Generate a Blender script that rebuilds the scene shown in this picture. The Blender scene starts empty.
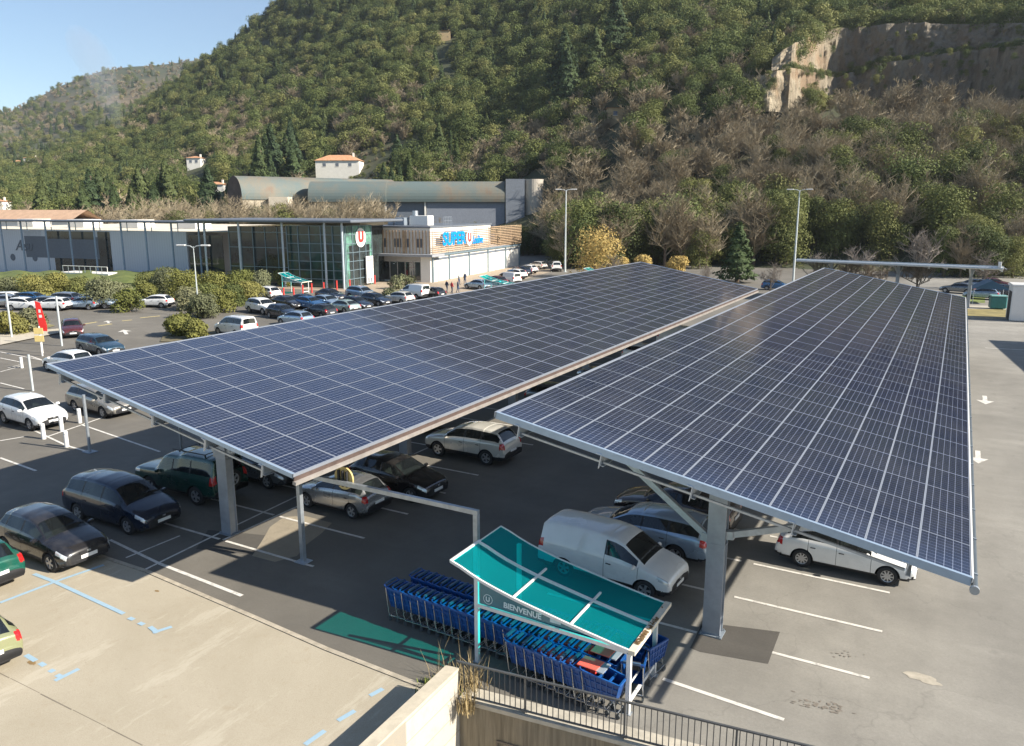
import bpy, bmesh, math, random
import numpy as np
from mathutils import Vector, Matrix
R=math.radians
rnd=random.Random(7)
scene=bpy.context.scene
col=scene.collection
# ------------------------------------------------------------------ camera geometry
F=787.4; CX,CY=512.0,373.0; CAMH=11.23; YAW=-.5112; PITCH=.2083; TILT=.18
_f=np.array([math.sin(YAW)*math.cos(PITCH),math.cos(YAW)*math.cos(PITCH),-math.sin(PITCH)])
_r=np.array([math.cos(YAW),-math.sin(YAW),0.0]); _d=np.cross(_f,_r)
CM=np.stack([_r,_d,_f])
def ray(x,y): return CM.T@np.array([x-CX,y-CY,F])
def G(x,y,z=0.0):
    d=ray(x,y); p=np.array([0,0,CAMH])+d*(z-CAMH)/d[2]; return (float(p[0]),float(p[1]))
def E_of(y): return math.tan(math.atan((CY-y)/F)-PITCH)     # height per metre of depth
FW=np.array([math.sin(YAW),math.cos(YAW)]); RT=np.array([math.cos(YAW),-math.sin(YAW)])
def UD(u,D):                                                # bearing column u, depth D -> plan point
    p=(FW+RT*((u-512)/F/math.cos(PITCH)))*D; return float(p[0]),float(p[1])
def hz(y,D): return CAMH+D*E_of(y)
cam_d=bpy.data.cameras.new('camera'); cam=bpy.data.objects.new('camera',cam_d); col.objects.link(cam)
cam_d.sensor_width=36; cam_d.lens=36*F/1024; cam_d.clip_end=6000; cam_d.clip_start=.2
mw=Matrix(((CM[0][0],-CM[1][0],-CM[2][0],0),(CM[0][1],-CM[1][1],-CM[2][1],0),(CM[0][2],-CM[1][2],-CM[2][2],CAMH),(0,0,0,1)))
cam.matrix_world=mw; scene.camera=cam
# ------------------------------------------------------------------ light
SUN_EL=32.2; SUN_AZ=80.0   # azimuth from +Y towards +X
w=bpy.data.worlds.new("World"); scene.world=w; w.use_nodes=True
nt=w.node_tree; bg=nt.nodes['Background']
sky=nt.nodes.new('ShaderNodeTexSky'); sky.sky_type='NISHITA'; sky.sun_disc=False
sky.sun_elevation=R(SUN_EL); sky.sun_rotation=R(SUN_AZ); sky.altitude=200; sky.air_density=1.0; sky.dust_density=.6; sky.ozone_density=2.0
nt.links.new(sky.outputs[0],bg.inputs[0]); bg.inputs[1].default_value=.076
sl=bpy.data.lights.new('sun','SUN'); sl.energy=5.0; sl.angle=R(.53); sl.color=(1,.925,.81)
so=bpy.data.objects.new('sun',sl); col.objects.link(so)
sd=Vector((math.sin(R(SUN_AZ))*math.cos(R(SUN_EL)),math.cos(R(SUN_AZ))*math.cos(R(SUN_EL)),math.sin(R(SUN_EL))))
so.rotation_euler=sd.to_track_quat('Z','Y').to_euler(); so.location=(60,20,60)
vs=scene.view_settings; vs.view_transform='Standard'; vs.look='None'; vs.gamma=1; vs.exposure=1.07; vs.use_curve_mapping=False
scene.cycles.max_bounces=6; scene.cycles.transparent_max_bounces=12; scene.cycles.use_denoising=True
scene.cycles.volume_bounces=0; scene.cycles.volume_step_rate=4
# ------------------------------------------------------------------ materials
class NB:
    def __init__(s,name):
        s.m=bpy.data.materials.new(name); s.m.use_nodes=True; s.t=s.m.node_tree; s.b=s.t.nodes['Principled BSDF']; s.out=s.t.nodes['Material Output']
        s.tc=None
    def n(s,t,**k):
        x=s.t.nodes.new(t)
        for a,v in k.items(): setattr(x,a,v)
        return x
    def l(s,a,b): s.t.links.new(a,b)
    def co(s,k='Object'):
        if s.tc is None: s.tc=s.n('ShaderNodeTexCoord')
        return s.tc.outputs[k]
    def pos(s):
        g=s.n('ShaderNodeNewGeometry'); return g.outputs['Position']
    def noise(s,scale,detail=4,rough=.6,src=None,stretch=None,dist=0):
        x=s.n('ShaderNodeTexNoise'); x.inputs['Scale'].default_value=scale; x.inputs['Detail'].default_value=detail; x.inputs['Roughness'].default_value=rough; x.inputs['Distortion'].default_value=dist
        src=src if src is not None else s.co()
        if stretch:
            mp=s.n('ShaderNodeMapping'); mp.inputs['Scale'].default_value=stretch; s.l(src,mp.inputs[0]); src=mp.outputs[0]
        s.l(src,x.inputs['Vector']); return x.outputs['Fac']
    def ramp(s,src,stops,interp='LINEAR'):
        r=s.n('ShaderNodeValToRGB'); e=r.color_ramp.elements; r.color_ramp.interpolation=interp
        while len(e)<len(stops): e.new(.5)
        for i,(p,c) in enumerate(stops):
            e[i].position=p; e[i].color=(c,c,c,1) if not isinstance(c,(tuple,list)) else (*c,1)
        s.l(src,r.inputs[0]); return r.outputs[0]
    def mix(s,fac,a,b,mode='MIX'):
        x=s.n('ShaderNodeMix',data_type='RGBA',blend_type=mode)
        for ii,v in ((0,fac),(6,a),(7,b)):
            inp=x.inputs[ii]
            if hasattr(v,'is_output'): s.l(v,inp)
            elif isinstance(v,(int,float)): inp.default_value=v if ii==0 else (v,v,v,1)
            else: inp.default_value=(*v,1)
        return x.outputs[2]
    def math(s,op,a,b=None,c=None):
        x=s.n('ShaderNodeMath',operation=op)
        for i,v in enumerate((a,b,c)):
            if v is None: continue
            if hasattr(v,'is_output'): s.l(v,x.inputs[i])
            else: x.inputs[i].default_value=v
        return x.outputs[0]
    def base(s,v):
        if hasattr(v,'is_output'): s.l(v,s.b.inputs['Base Color'])
        else: s.b.inputs['Base Color'].default_value=(*v,1)
        return s
    def set(s,**k):
        for a,v in k.items():
            i=s.b.inputs[a.replace('_',' ')]
            if hasattr(v,'is_output'): s.l(v,i)
            else: i.default_value=v
        return s
    def bump(s,h,strength=.3,dist=.02):
        x=s.n('ShaderNodeBump'); x.inputs['Strength'].default_value=strength; x.inputs['Distance'].default_value=dist; s.l(h,x.inputs['Height']); s.l(x.outputs[0],s.b.inputs['Normal']); return s
MATS={}
def simple(name,c,rough=.6,metal=0,coat=0,var=.12,scale=3.0):
    if name in MATS: return MATS[name]
    b=NB(name); f=b.noise(scale,5,.65)
    dk=tuple(x*(1-var) for x in c); lt=tuple(min(1,x*(1+var)) for x in c)
    b.base(b.ramp(f,[(.3,dk),(.7,lt)])); b.set(Roughness=rough,Metallic=metal,Coat_Weight=coat)
    MATS[name]=b.m; return b.m
def asphalt(name,c,dark=None):
    b=NB(name); p=b.pos()
    big=b.noise(.09,6,.62,p); mid=b.noise(.7,6,.7,p); fine=b.noise(14,3,.7,p); streak=b.noise(.35,5,.6,p,stretch=(.25,1.4,1))
    c0=tuple(x*.74 for x in c); c1=tuple(x*1.2 for x in c)
    a=b.mix(b.ramp(big,[(.36,0.0),(.66,1.0)]),c0,c1)
    a=b.mix(b.math('MULTIPLY',b.ramp(mid,[(.35,1.0),(.6,0.0)]),.35),a,tuple(x*.55 for x in c))
    a=b.mix(b.math('MULTIPLY',b.ramp(streak,[(.55,0.0),(.75,1.0)]),.35),a,tuple(min(1,x*1.5) for x in c))
    a=b.mix(b.math('MULTIPLY',b.ramp(fine,[(.3,1.0),(.7,0.0)]),.28),a,tuple(x*.45 for x in c))
    sp2=b.noise(55,3,.8,p); a=b.mix(b.math('MULTIPLY',b.ramp(sp2,[(.58,0.0),(.72,1.0)]),.35),a,tuple(min(1,x*1.9) for x in c)); wide=b.noise(.028,6,.75,p,stretch=(2.2,.5,1)); a=b.mix(b.math('MULTIPLY',b.ramp(wide,[(.5,0.0),(.6,1.0)]),.28),a,tuple(x*.6 for x in c))
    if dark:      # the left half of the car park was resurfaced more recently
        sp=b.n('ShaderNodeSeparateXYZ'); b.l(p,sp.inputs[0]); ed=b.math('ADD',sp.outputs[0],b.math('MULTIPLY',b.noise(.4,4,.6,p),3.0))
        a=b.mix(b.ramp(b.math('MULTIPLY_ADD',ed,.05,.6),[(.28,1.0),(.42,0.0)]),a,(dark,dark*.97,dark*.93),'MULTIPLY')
    cr=b.n('ShaderNodeTexVoronoi',feature='DISTANCE_TO_EDGE'); cr.inputs['Scale'].default_value=.16
    wp=b.n('ShaderNodeVectorMath',operation='ADD'); nz=b.n('ShaderNodeTexNoise'); nz.inputs['Scale'].default_value=.8; nz.inputs['Detail'].default_value=5; b.l(p,nz.inputs['Vector'])
    sc=b.n('ShaderNodeVectorMath',operation='SCALE'); sc.inputs['Scale'].default_value=2.2; b.l(nz.outputs['Color'],sc.inputs[0]); b.l(p,wp.inputs[0]); b.l(sc.outputs[0],wp.inputs[1]); b.l(wp.outputs[0],cr.inputs['Vector'])
    a=b.mix(b.math('MULTIPLY',b.ramp(cr.outputs['Distance'],[(0.0,1.0),(.006,0.0)]),.22),a,tuple(x*.35 for x in c))
    spot=b.n('ShaderNodeTexVoronoi'); spot.inputs['Scale'].default_value=.55; b.l(wp.outputs[0],spot.inputs['Vector'])
    a=b.mix(b.math('MULTIPLY',b.ramp(spot.outputs['Distance'],[(0.07,1.0),(.17,0.0)]),.35),a,tuple(x*.5 for x in c))
    b.base(a).set(Roughness=.92); b.bump(fine,.35,.01); return b.m
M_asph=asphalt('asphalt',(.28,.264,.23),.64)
M_road=asphalt('road_asphalt',(.215,.192,.16))
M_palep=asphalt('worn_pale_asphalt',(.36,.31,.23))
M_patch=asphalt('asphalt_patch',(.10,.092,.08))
def concrete_pad():
    b=NB('pale_concrete'); p=b.pos()
    big=b.noise(.22,8,.7,p,dist=.6); mid=b.noise(1.6,8,.75,p); fine=b.noise(40,3,.8,p)
    a=b.mix(b.ramp(big,[(.30,0.0),(.70,1.0)]),(.37,.325,.24),(.46,.41,.315))
    a=b.mix(b.math('MULTIPLY',b.ramp(mid,[(.56,0.0),(.74,1.0)]),.5),a,(.33,.265,.17))
    a=b.mix(b.math('MULTIPLY',b.ramp(fine,[(.3,1.0),(.62,0.0)]),.5),a,(.27,.22,.15)); sp_=b.noise(7,4,.8,p); a=b.mix(b.math('MULTIPLY',b.ramp(sp_,[(.62,0.0),(.72,1.0)]),.45),a,(.25,.21,.15)); sc_=b.noise(.5,6,.8,p,stretch=(1.6,.35,1)); a=b.mix(b.math('MULTIPLY',b.ramp(sc_,[(.55,0.0),(.62,1.0)]),.22),a,(.62,.57,.46))
    b.base(a).set(Roughness=.9); b.bump(fine,.3,.008); return b.m
M_pad=concrete_pad()
def worn_paint(name,c,under=.5,sc=3.5):
    b=NB(name); p=b.pos(); f=b.noise(sc,6,.75,p); a=b.mix(b.ramp(f,[(.50,0.0),(.68,1.0)]),c,tuple(x*under for x in c)); b.base(a).set(Roughness=.8); return b.m
M_line=worn_paint('white_road_paint',(.66,.63,.57),.5)
M_blue=worn_paint('blue_road_paint',(.30,.43,.52),1.12,9)
M_yellow=worn_paint('yellow_road_paint',(.62,.5,.22),.6)
M_steel=simple('galvanised_steel',(.42,.46,.50),.42,.65,var=.15,scale=5)
M_steeld=simple('grey_painted_steel',(.25,.29,.33),.45,.3,var=.12)
M_white=simple('white_painted_metal',(.74,.73,.70),.4,0,.1,var=.07)
M_whitep=simple('white_render',(.74,.71,.64),.85,var=.06,scale=1.2)
M_black=simple('black_plastic',(.02,.02,.022),.5,var=.2)
M_rubber=simple('tyre_rubber',(.025,.025,.026),.8,var=.2)
M_alu=simple('aluminium',(.32,.35,.40),.45,.35,var=.06)
M_dark=simple('dark_interior',(.03,.03,.032),.8,var=.3)
M_red=simple('red_plastic',(.62,.05,.04),.45,var=.1)
M_bluepl=simple('blue_trolley_plastic',(.006,.058,.23),.35,var=.2)
M_navy=simple('navy_plastic',(.01,.04,.17),.4,var=.2)
M_chrome=simple('bright_steel',(.62,.64,.66),.25,.9,var=.05)
M_conc=simple('weathered_concrete',(.36,.31,.23),.9,var=.3,scale=1.5)
def streak_concrete():
    b=NB('stained_concrete_wall'); p=b.pos(); s=b.noise(2.2,6,.7,p,stretch=(3.5,3.5,.18)); g=b.noise(1.1,5,.6,p)
    a=b.mix(b.ramp(s,[(.35,0.0),(.65,1.0)]),(.13,.105,.07),(.35,.29,.2)); a=b.mix(b.ramp(g,[(.3,.5),(.7,0.0)]),a,(.2,.18,.14)); b.base(a).set(Roughness=.95); return b.m
M_streak=streak_concrete()
def block_wall():
    b=NB('white_block_wall'); p=b.pos(); mp=b.n('ShaderNodeMapping'); mp.inputs['Rotation'].default_value=(R(90),0,R(90)); b.l(p,mp.inputs[0])
    br=b.n('ShaderNodeTexBrick'); br.inputs['Scale'].default_value=1; br.inputs['Brick Width'].default_value=.5; br.inputs['Row Height'].default_value=.2; br.inputs['Mortar Size'].default_value=.012
    br.inputs['Color1'].default_value=(.50,.46,.39,1); br.inputs['Color2'].default_value=(.45,.42,.35,1); br.inputs['Mortar'].default_value=(.30,.27,.22,1)
    b.l(mp.outputs[0],br.inputs['Vector']); f=b.noise(3,6,.7,p); a=b.mix(b.ramp(f,[(.5,0.0),(.8,.6)]),br.outputs['Color'],(.42,.34,.23)); b.base(a).set(Roughness=.9); return b.m
M_block=block_wall()
def panel_glass():
    # cells 6 x 10 on a 1.0 x 1.65 m module; object-space coordinates start at the module corner
    b=NB('solar_cells'); sx=b.n('ShaderNodeSeparateXYZ'); b.l(b.co('UV'),sx.inputs[0])
    X,Y=sx.outputs[0],sx.outputs[1]
    u=b.math('MULTIPLY',b.math('FRACT',X),6.0); v=b.math('MULTIPLY',b.math('FRACT',Y),10.0)
    du=b.math('ABSOLUTE',b.math('SUBTRACT',b.math('FRACT',u),.5)); dv=b.math('ABSOLUTE',b.math('SUBTRACT',b.math('FRACT',v),.5))
    gu=b.math('GREATER_THAN',du,.462); gv=b.math('GREATER_THAN',dv,.474); dia=b.math('GREATER_THAN',b.math('ADD',du,dv),.86)
    g=b.math('MAXIMUM',b.math('MAXIMUM',gu,gv),dia)
    bus=b.math('GREATER_THAN',b.math('ABSOLUTE',b.math('SUBTRACT',b.math('FRACT',b.math('MULTIPLY',u,3.0)),.5)),.478)
    ob=b.n('ShaderNodeObjectInfo'); cellr=b.n('ShaderNodeTexWhiteNoise',noise_dimensions='2D')
    cu=b.n('ShaderNodeCombineXYZ'); b.l(b.math('FLOOR',b.math('MULTIPLY',X,6.0)),cu.inputs[0]); b.l(b.math('FLOOR',b.math('MULTIPLY',Y,10.0)),cu.inputs[1]); b.l(cu.outputs[0],cellr.inputs[0])
    modr=b.n('ShaderNodeTexWhiteNoise',noise_dimensions='2D'); cm=b.n('ShaderNodeCombineXYZ'); b.l(b.math('FLOOR',X),cm.inputs[0]); b.l(b.math('FLOOR',Y),cm.inputs[1]); b.l(cm.outputs[0],modr.inputs[0])
    c=b.mix(b.math('MULTIPLY',b.math('ADD',cellr.outputs[0],modr.outputs[0]),.5),(.006,.009,.026),(.012,.018,.048))
    c=b.mix(b.math('MULTIPLY',bus,.12),c,(.3,.33,.4)); c=b.mix(b.math('MULTIPLY',g,.5),c,(.30,.34,.44))
    dn=b.noise(.8,5,.7,b.pos()); c=b.mix(b.ramp(dn,[(.4,0.0),(.8,.06)]),c,(.35,.32,.27))
    b.base(c).set(Roughness=b.ramp(dn,[(.3,.06),(.8,.16)]),IOR=1.5,Specular_IOR_Level=.75); return b.m
M_cells=panel_glass()
def teal_sheet():
    b=NB('teal_polycarbonate'); t=b.n('ShaderNodeBsdfTransparent'); t.inputs[0].default_value=(.0,.90,.90,1)
    tl=b.n('ShaderNodeBsdfTranslucent'); tl.inputs[0].default_value=(.02,.8,.8,1)
    b.base((.01,.66,.72)).set(Roughness=.22); m1=b.n('ShaderNodeMixShader'); m1.inputs[0].default_value=.4; b.l(b.b.outputs[0],m1.inputs[1]); b.l(tl.outputs[0],m1.inputs[2])
    m2=b.n('ShaderNodeMixShader'); m2.inputs[0].default_value=.70; b.l(m1.outputs[0],m2.inputs[1]); b.l(t.outputs[0],m2.inputs[2]); b.l(m2.outputs[0],b.out.inputs[0]); return b.m
M_teal=teal_sheet()
def tinted(name,tint,refl=.06,rough=.03,trans=.75,body=(.02,.025,.028)):
    b=NB(name); t=b.n('ShaderNodeBsdfTransparent'); t.inputs[0].default_value=(*tint,1); b.base(body).set(Roughness=rough,IOR=1.75,Specular_IOR_Level=1.0)
    lw=b.n('ShaderNodeLayerWeight'); lw.inputs[0].default_value=.35
    m=b.n('ShaderNodeMixShader'); b.l(b.math('SUBTRACT',trans,b.math('MULTIPLY',lw.outputs['Fresnel'],.7)),m.inputs[0]); b.l(b.b.outputs[0],m.inputs[1]); b.l(t.outputs[0],m.inputs[2]); b.l(m.outputs[0],b.out.inputs[0]); return b.m
M_carglass=tinted('car_glass',(.40,.48,.46),trans=.58)
M_clearglass=tinted('pale_glass',(.72,.86,.86),trans=.62,body=(.2,.32,.34))
def paint(name,c,metal=.0,rough=.2):
    if name in MATS: return MATS[name]
    b=NB(name); f=b.noise(2.5,4,.6); d=b.noise(.8,3,.5)
    a=b.mix(b.ramp(f,[(.45,0.0),(.8,.12)]),c,(.3,.27,.22)); b.base(a).set(Metallic=metal,Roughness=b.ramp(d,[(.3,rough),(.8,rough+.12)]),Coat_Weight=1.0,Coat_Roughness=.03); MATS[name]=b.m; return b.m
M_head=simple('headlight_lens',(.62,.65,.66),.12,.3,.9,var=.25,scale=14)
M_tail=simple('tail_light_lens',(.45,.015,.015),.15,0,.9,var=.3,scale=14)
M_plate=simple('number_plate_white',(.72,.72,.70),.4,var=.05)
# ------------------------------------------------------------------ mesh helpers
class MB:
    """collects faces for one mesh object"""
    def __init__(s): s.v=[]; s.f=[]; s.mi=[]; s.uv=None
    def add(s,vs,fs,mi=0):
        o=len(s.v); s.v+=[tuple(map(float,p)) for p in vs]; s.f+=[tuple(i+o for i in f) for f in fs]; s.mi+=[mi]*len(fs); return s
    def box(s,c,d,rz=0,mi=0,rx=0,ry=0,bev=0):
        hx,hy,hz=d[0]/2,d[1]/2,d[2]/2
        rot=Matrix.Rotation(rz,3,'Z')@Matrix.Rotation(ry,3,'Y')@Matrix.Rotation(rx,3,'X')
        if bev<=0:
            pts=[(x,y,z) for x in (-hx,hx) for y in (-hy,hy) for z in (-hz,hz)]
            fs=[(0,1,3,2),(4,6,7,5),(0,4,5,1),(2,3,7,6),(0,2,6,4),(1,5,7,3)]
        else:
            b=bev; ring=[(-hx+b,-hy),(hx-b,-hy),(hx,-hy+b),(hx,hy-b),(hx-b,hy),(-hx+b,hy),(-hx,hy-b),(-hx,-hy+b)]
            ins=[(x*(hx-b)/hx,y*(hy-b)/hy) for x,y in ring]
            pts=[(x,y,-hz) for x,y in ins]+[(x,y,-hz+b) for x,y in ring]+[(x,y,hz-b) for x,y in ring]+[(x,y,hz) for x,y in ins]
            fs=[tuple(range(7,-1,-1)),tuple(range(24,32))]
            for k in range(3):
                for i in range(8): j=(i+1)%8; fs.append((k*8+i,k*8+j,(k+1)*8+j,(k+1)*8+i))
        vs=[(rot@Vector(p))+Vector(c) for p in pts]
        return s.add(vs,fs,mi)
    def bb(s,x0,x1,y0,y1,z0,z1,mi=0,bev=0): return s.box(((x0+x1)/2,(y0+y1)/2,(z0+z1)/2),(x1-x0,y1-y0,z1-z0),mi=mi,bev=bev)
    def bar(s,a,b,w,h=None,mi=0,up=(0,0,1)):
        a,b=Vector(a),Vector(b); h=h or w; d=(b-a); L=d.length; d.normalize(); u=Vector(up)
        if abs(d.dot(u))>.98: u=Vector((0,1,0))
        sx=d.cross(u).normalized(); uz=sx.cross(d).normalized(); pts=[]
        for p in (a,b):
            for i,j in ((-1,-1),(1,-1),(1,1),(-1,1)): pts.append(p+sx*(w/2*i)+uz*(h/2*j))
        return s.add(pts,[(0,3,2,1),(4,5,6,7),(0,1,5,4),(1,2,6,5),(2,3,7,6),(3,0,4,7)],mi)
    def tube(s,path,r,n=8,mi=0,cap=True):
        path=[Vector(p) for p in path]; rs=r if isinstance(r,(list,tuple)) else [r]*len(path); vs=[]; fs=[]; prev=None
        for i,p in enumerate(path):
            d=(path[min(i+1,len(path)-1)]-path[max(i-1,0)]).normalized()
            u=Vector((0,0,1)) if abs(d.z)<.95 else Vector((1,0,0))
            if prev is not None: u=prev
            sx=d.cross(u).normalized(); u2=sx.cross(d).normalized(); prev=u2
            for k in range(n):
                a=2*math.pi*k/n; vs.append(p+(sx*math.cos(a)+u2*math.sin(a))*rs[i])
        for i in range(len(path)-1):
            for k in range(n): k2=(k+1)%n; fs.append((i*n+k,i*n+k2,(i+1)*n+k2,(i+1)*n+k))
        if cap: fs.append(tuple(range(n-1,-1,-1))); fs.append(tuple(range((len(path)-1)*n,len(path)*n)))
        return s.add(vs,fs,mi)
    def quad(s,a,b,c,d,mi=0): return s.add([a,b,c,d],[(0,1,2,3)],mi)
    def prism(s,poly,z0,z1,mi=0):
        n=len(poly); vs=[(x,y,z0) for x,y in poly]+[(x,y,z1) for x,y in poly]
        return s.add(vs,[tuple(range(n-1,-1,-1)),tuple(range(n,2*n))]+[(i,(i+1)%n,(i+1)%n+n,i+n) for i in range(n)],mi)
    def lathe(s,prof,axis='Y',n=20,c=(0,0,0),mi=0):
        vs=[];fs=[]
        for (t,r) in prof:
            for k in range(n):
                a=2*math.pi*k/n; x,y=r*math.cos(a),r*math.sin(a)
                p=(x,t,y) if axis=='Y' else ((x,y,t) if axis=='Z' else (t,x,y)); vs.append(Vector(p)+Vector(c))
        for i in range(len(prof)-1):
            for k in range(n): k2=(k+1)%n; fs.append((i*n+k,i*n+k2,(i+1)*n+k2,(i+1)*n+k))
        return s.add(vs,fs,mi)
    def mesh(s,name,mats,smooth=False,fixn=False):
        me=bpy.data.meshes.new(name); me.from_pydata(s.v,[],s.f)
        for m in (mats if isinstance(mats,(list,tuple)) else [mats]): me.materials.append(m)
        if any(s.mi): me.polygons.foreach_set('material_index',s.mi)
        if fixn:
            bm=bmesh.new(); bm.from_mesh(me); bmesh.ops.recalc_face_normals(bm,faces=bm.faces); bm.to_mesh(me); bm.free()
        if smooth: me.polygons.foreach_set('use_smooth',[True]*len(me.polygons))
        me.update(); return me
    def build(s,name,mats,parent=None,smooth=False,fixn=True):
        o=bpy.data.objects.new(name,s.mesh(name,mats,smooth,fixn)); col.objects.link(o)
        if parent is not None: o.parent=parent
        return o
def tag(o,label=None,cat=None,group=None,kind=None):
    if label: o['label']=label
    if cat: o['category']=cat
    if group: o['group']=group
    if kind: o['kind']=kind
    return o
def empty(name,loc=(0,0,0),rz=0.0):
    o=bpy.data.objects.new(name,None); col.objects.link(o); o.location=loc; o.rotation_euler=(0,0,rz); o.empty_display_size=.3; return o
def thing(name,label,cat,loc=(0,0,0),rz=0.0,group=None): return tag(empty(name,loc,rz),label,cat,group)
def inst(name,me,parent,loc=(0,0,0),rot=(0,0,0)):
    o=bpy.data.objects.new(name,me); col.objects.link(o); o.parent=parent; o.location=loc; o.rotation_euler=rot; return o
KIDS={}
def copy_tree(o,parent=None):
    c=o.copy(); col.objects.link(c)
    if parent is not None: c.parent=parent; c.matrix_parent_inverse=o.matrix_parent_inverse
    for ch in o.children: copy_tree(ch,c)
    return c
def textobj(name,txt,size,mat,parent,loc,rot,extrude=.02,shear=0,bold=0,align='CENTER'):
    cu=bpy.data.curves.new(name,'FONT'); cu.body=txt; cu.size=size; cu.extrude=extrude; cu.align_x=align; cu.align_y='CENTER'; cu.shear=shear; cu.offset=bold
    o=bpy.data.objects.new(name,cu); col.objects.link(o); o.location=loc; o.rotation_euler=rot
    dg=bpy.context.evaluated_depsgraph_get(); dg.update(); me=bpy.data.meshes.new_from_object(o.evaluated_get(dg)); me.materials.clear(); me.materials.append(mat)
    bpy.data.objects.remove(o); o=bpy.data.objects.new(name,me); col.objects.link(o); o.location=loc; o.rotation_euler=rot
    if parent is not None: o.parent=parent
    return o
# ================================================================== GROUND
# retaining wall line of the sunken ramp in front
RW=[(-9.05,13.62),(-1.18,14.55),(14.0,16.35)]
def struct(mb,name,mat): o=mb.build(name,mat,fixn=False); o['kind']='structure'; return o
g=MB()
# asphalt sheet: left of ramp, and everything beyond the ramp wall
xa,xb=-420,420
g.add([(xa,-60,0),(-9.05,-60,0),(-9.05,13.62,0),(xa,13.62,0)],[(0,1,2,3)])
g.add([(xa,13.62,0),(-9.05,13.62,0),(-1.18,14.55,0),(14,16.35,0),(14,-60,0),(xb,-60,0),(xb,16.35,0),(xb,250,0),(xa,250,0)],[(0,1,2,3,6,7,8),(3,4,5,6)])
struct(g,'ground',M_asph)
g=MB(); g.add([(-9.05,-60,-3.2),(14,-60,-3.2),(14,16.35,-3.2),(-1.18,14.55,-3.2),(-9.05,13.62,-3.2)],[(0,1,2,3,4)]); struct(g,'ramp_floor',M_road)
# pale concrete parking pad with a low step
g=MB()
pe=[(-60,14.6),(-30,14.32),(-22.9,14.25),(-21.2,14.27),(-16.1,13.9),(-13.2,13.66),(-10.1,13.55),(-9.4,13.5)]
poly=[(-60,-40),(-9.4,-40)]+pe[::-1]
g.prism(poly,.002,.03); struct(g,'concrete_pavement',M_pad)
g=MB()
for (a,b) in zip(pe[:-1],pe[1:]):
    n=max(1,int((b[0]-a[0])/1.0))
    for i in range(n):
        x0=a[0]+(b[0]-a[0])*i/n+.01; x1=a[0]+(b[0]-a[0])*(i+1)/n-.01
        y0=a[1]+(b[1]-a[1])*i/n; y1=a[1]+(b[1]-a[1])*(i+1)/n
        g.prism([(x0,y0+.02),(x1,y1+.02),(x1,y1+.16),(x0,y0+.16)],0,.045)
struct(g,'kerb',simple('kerb_concrete',(.40,.35,.27),.9,var=.25))
# joint lines in the pad
g=MB()
for a,b in [((0,604),(400,746)),((60,640),(190,746))]:
    pass
jm=simple('dark_joint',(.2,.17,.13),.9)
for y in (9.0,4.6):
    for k in range(28):
        x=-44+k*1.25; g.bb(x,x+1.2,y+rnd.uniform(-.01,.01),y+.02,.0305,.0335)
struct(g,'pavement_joints',jm)
# dark patches and service road
def sheet(name,pts,z,mat,px=True):
    g=MB(); q=[(*(G(*p) if px else p),z) for p in pts]; g.add(q,[tuple(range(len(q)))]); o=g.build(name,mat,fixn=False)
    me=o.data
    if me.polygons[0].normal.z<0: me.flip_normals()
    o['kind']='structure'; return o
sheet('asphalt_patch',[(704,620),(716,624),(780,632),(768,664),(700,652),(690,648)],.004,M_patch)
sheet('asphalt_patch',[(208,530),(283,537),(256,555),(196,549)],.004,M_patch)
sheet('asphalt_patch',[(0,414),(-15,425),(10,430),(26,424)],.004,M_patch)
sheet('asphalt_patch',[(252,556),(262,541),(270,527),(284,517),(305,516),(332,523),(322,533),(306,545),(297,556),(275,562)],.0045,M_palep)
# painted lines -------------------------------------------------------
LZ=.008
LN=[0]
def line(mb,a,b,w=.11,z=LZ,px=False,seg=None):
    LN[0]+=1; z=z+(LN[0]%25)*.00035
    a=Vector((*(G(*a) if px else a),0)); b=Vector((*(G(*b) if px else b),0)); d=(b-a); L=d.length; d.normalize(); n=Vector((-d.y,d.x,0))*w/2
    k=max(1,int(L/1.2))
    for i in range(k):
        p=a+d*(L*i/k); q=a+d*(L*(i+1)/k); mb.quad((p-n)+Vector((0,0,z)),(q-n)+Vector((0,0,z)),(q+n)+Vector((0,0,z)),(p+n)+Vector((0,0,z)))
g=MB()
for k in range(-1,20):                       # bays under both canopies, 2.5 m wide
    y=19.27+2.5*k
    if k==-1: line(g,G(663,679),G(784,720),.12)
    else:
        x1=-.75 if k>0 else G(869,681)[0]
        line(g,(-4.72 if k!=0 else G(772,653)[0],y),(x1,y),.11)
        line(g,(-5.1,y),(-9.6,y),.11)
for k in range(-1,21):
    y=17.2+2.5*k
    if k>-1: line(g,(-16.9,y),(-20.9,y)); line(g,(-21.2,y),(-25.6,y))
line(g,(160,564),(242,596),.13,px=True)
line(g,(110,540),(160,564),.11,px=True); line(g,(116,584),(210,538),.09,px=True); line(g,(210,538),(300,495),.09,px=True)
line(g,(126,558),(180,536),.08,px=True)
line(g,(-21.05,17.2),(-21.05,70),.1)
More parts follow.
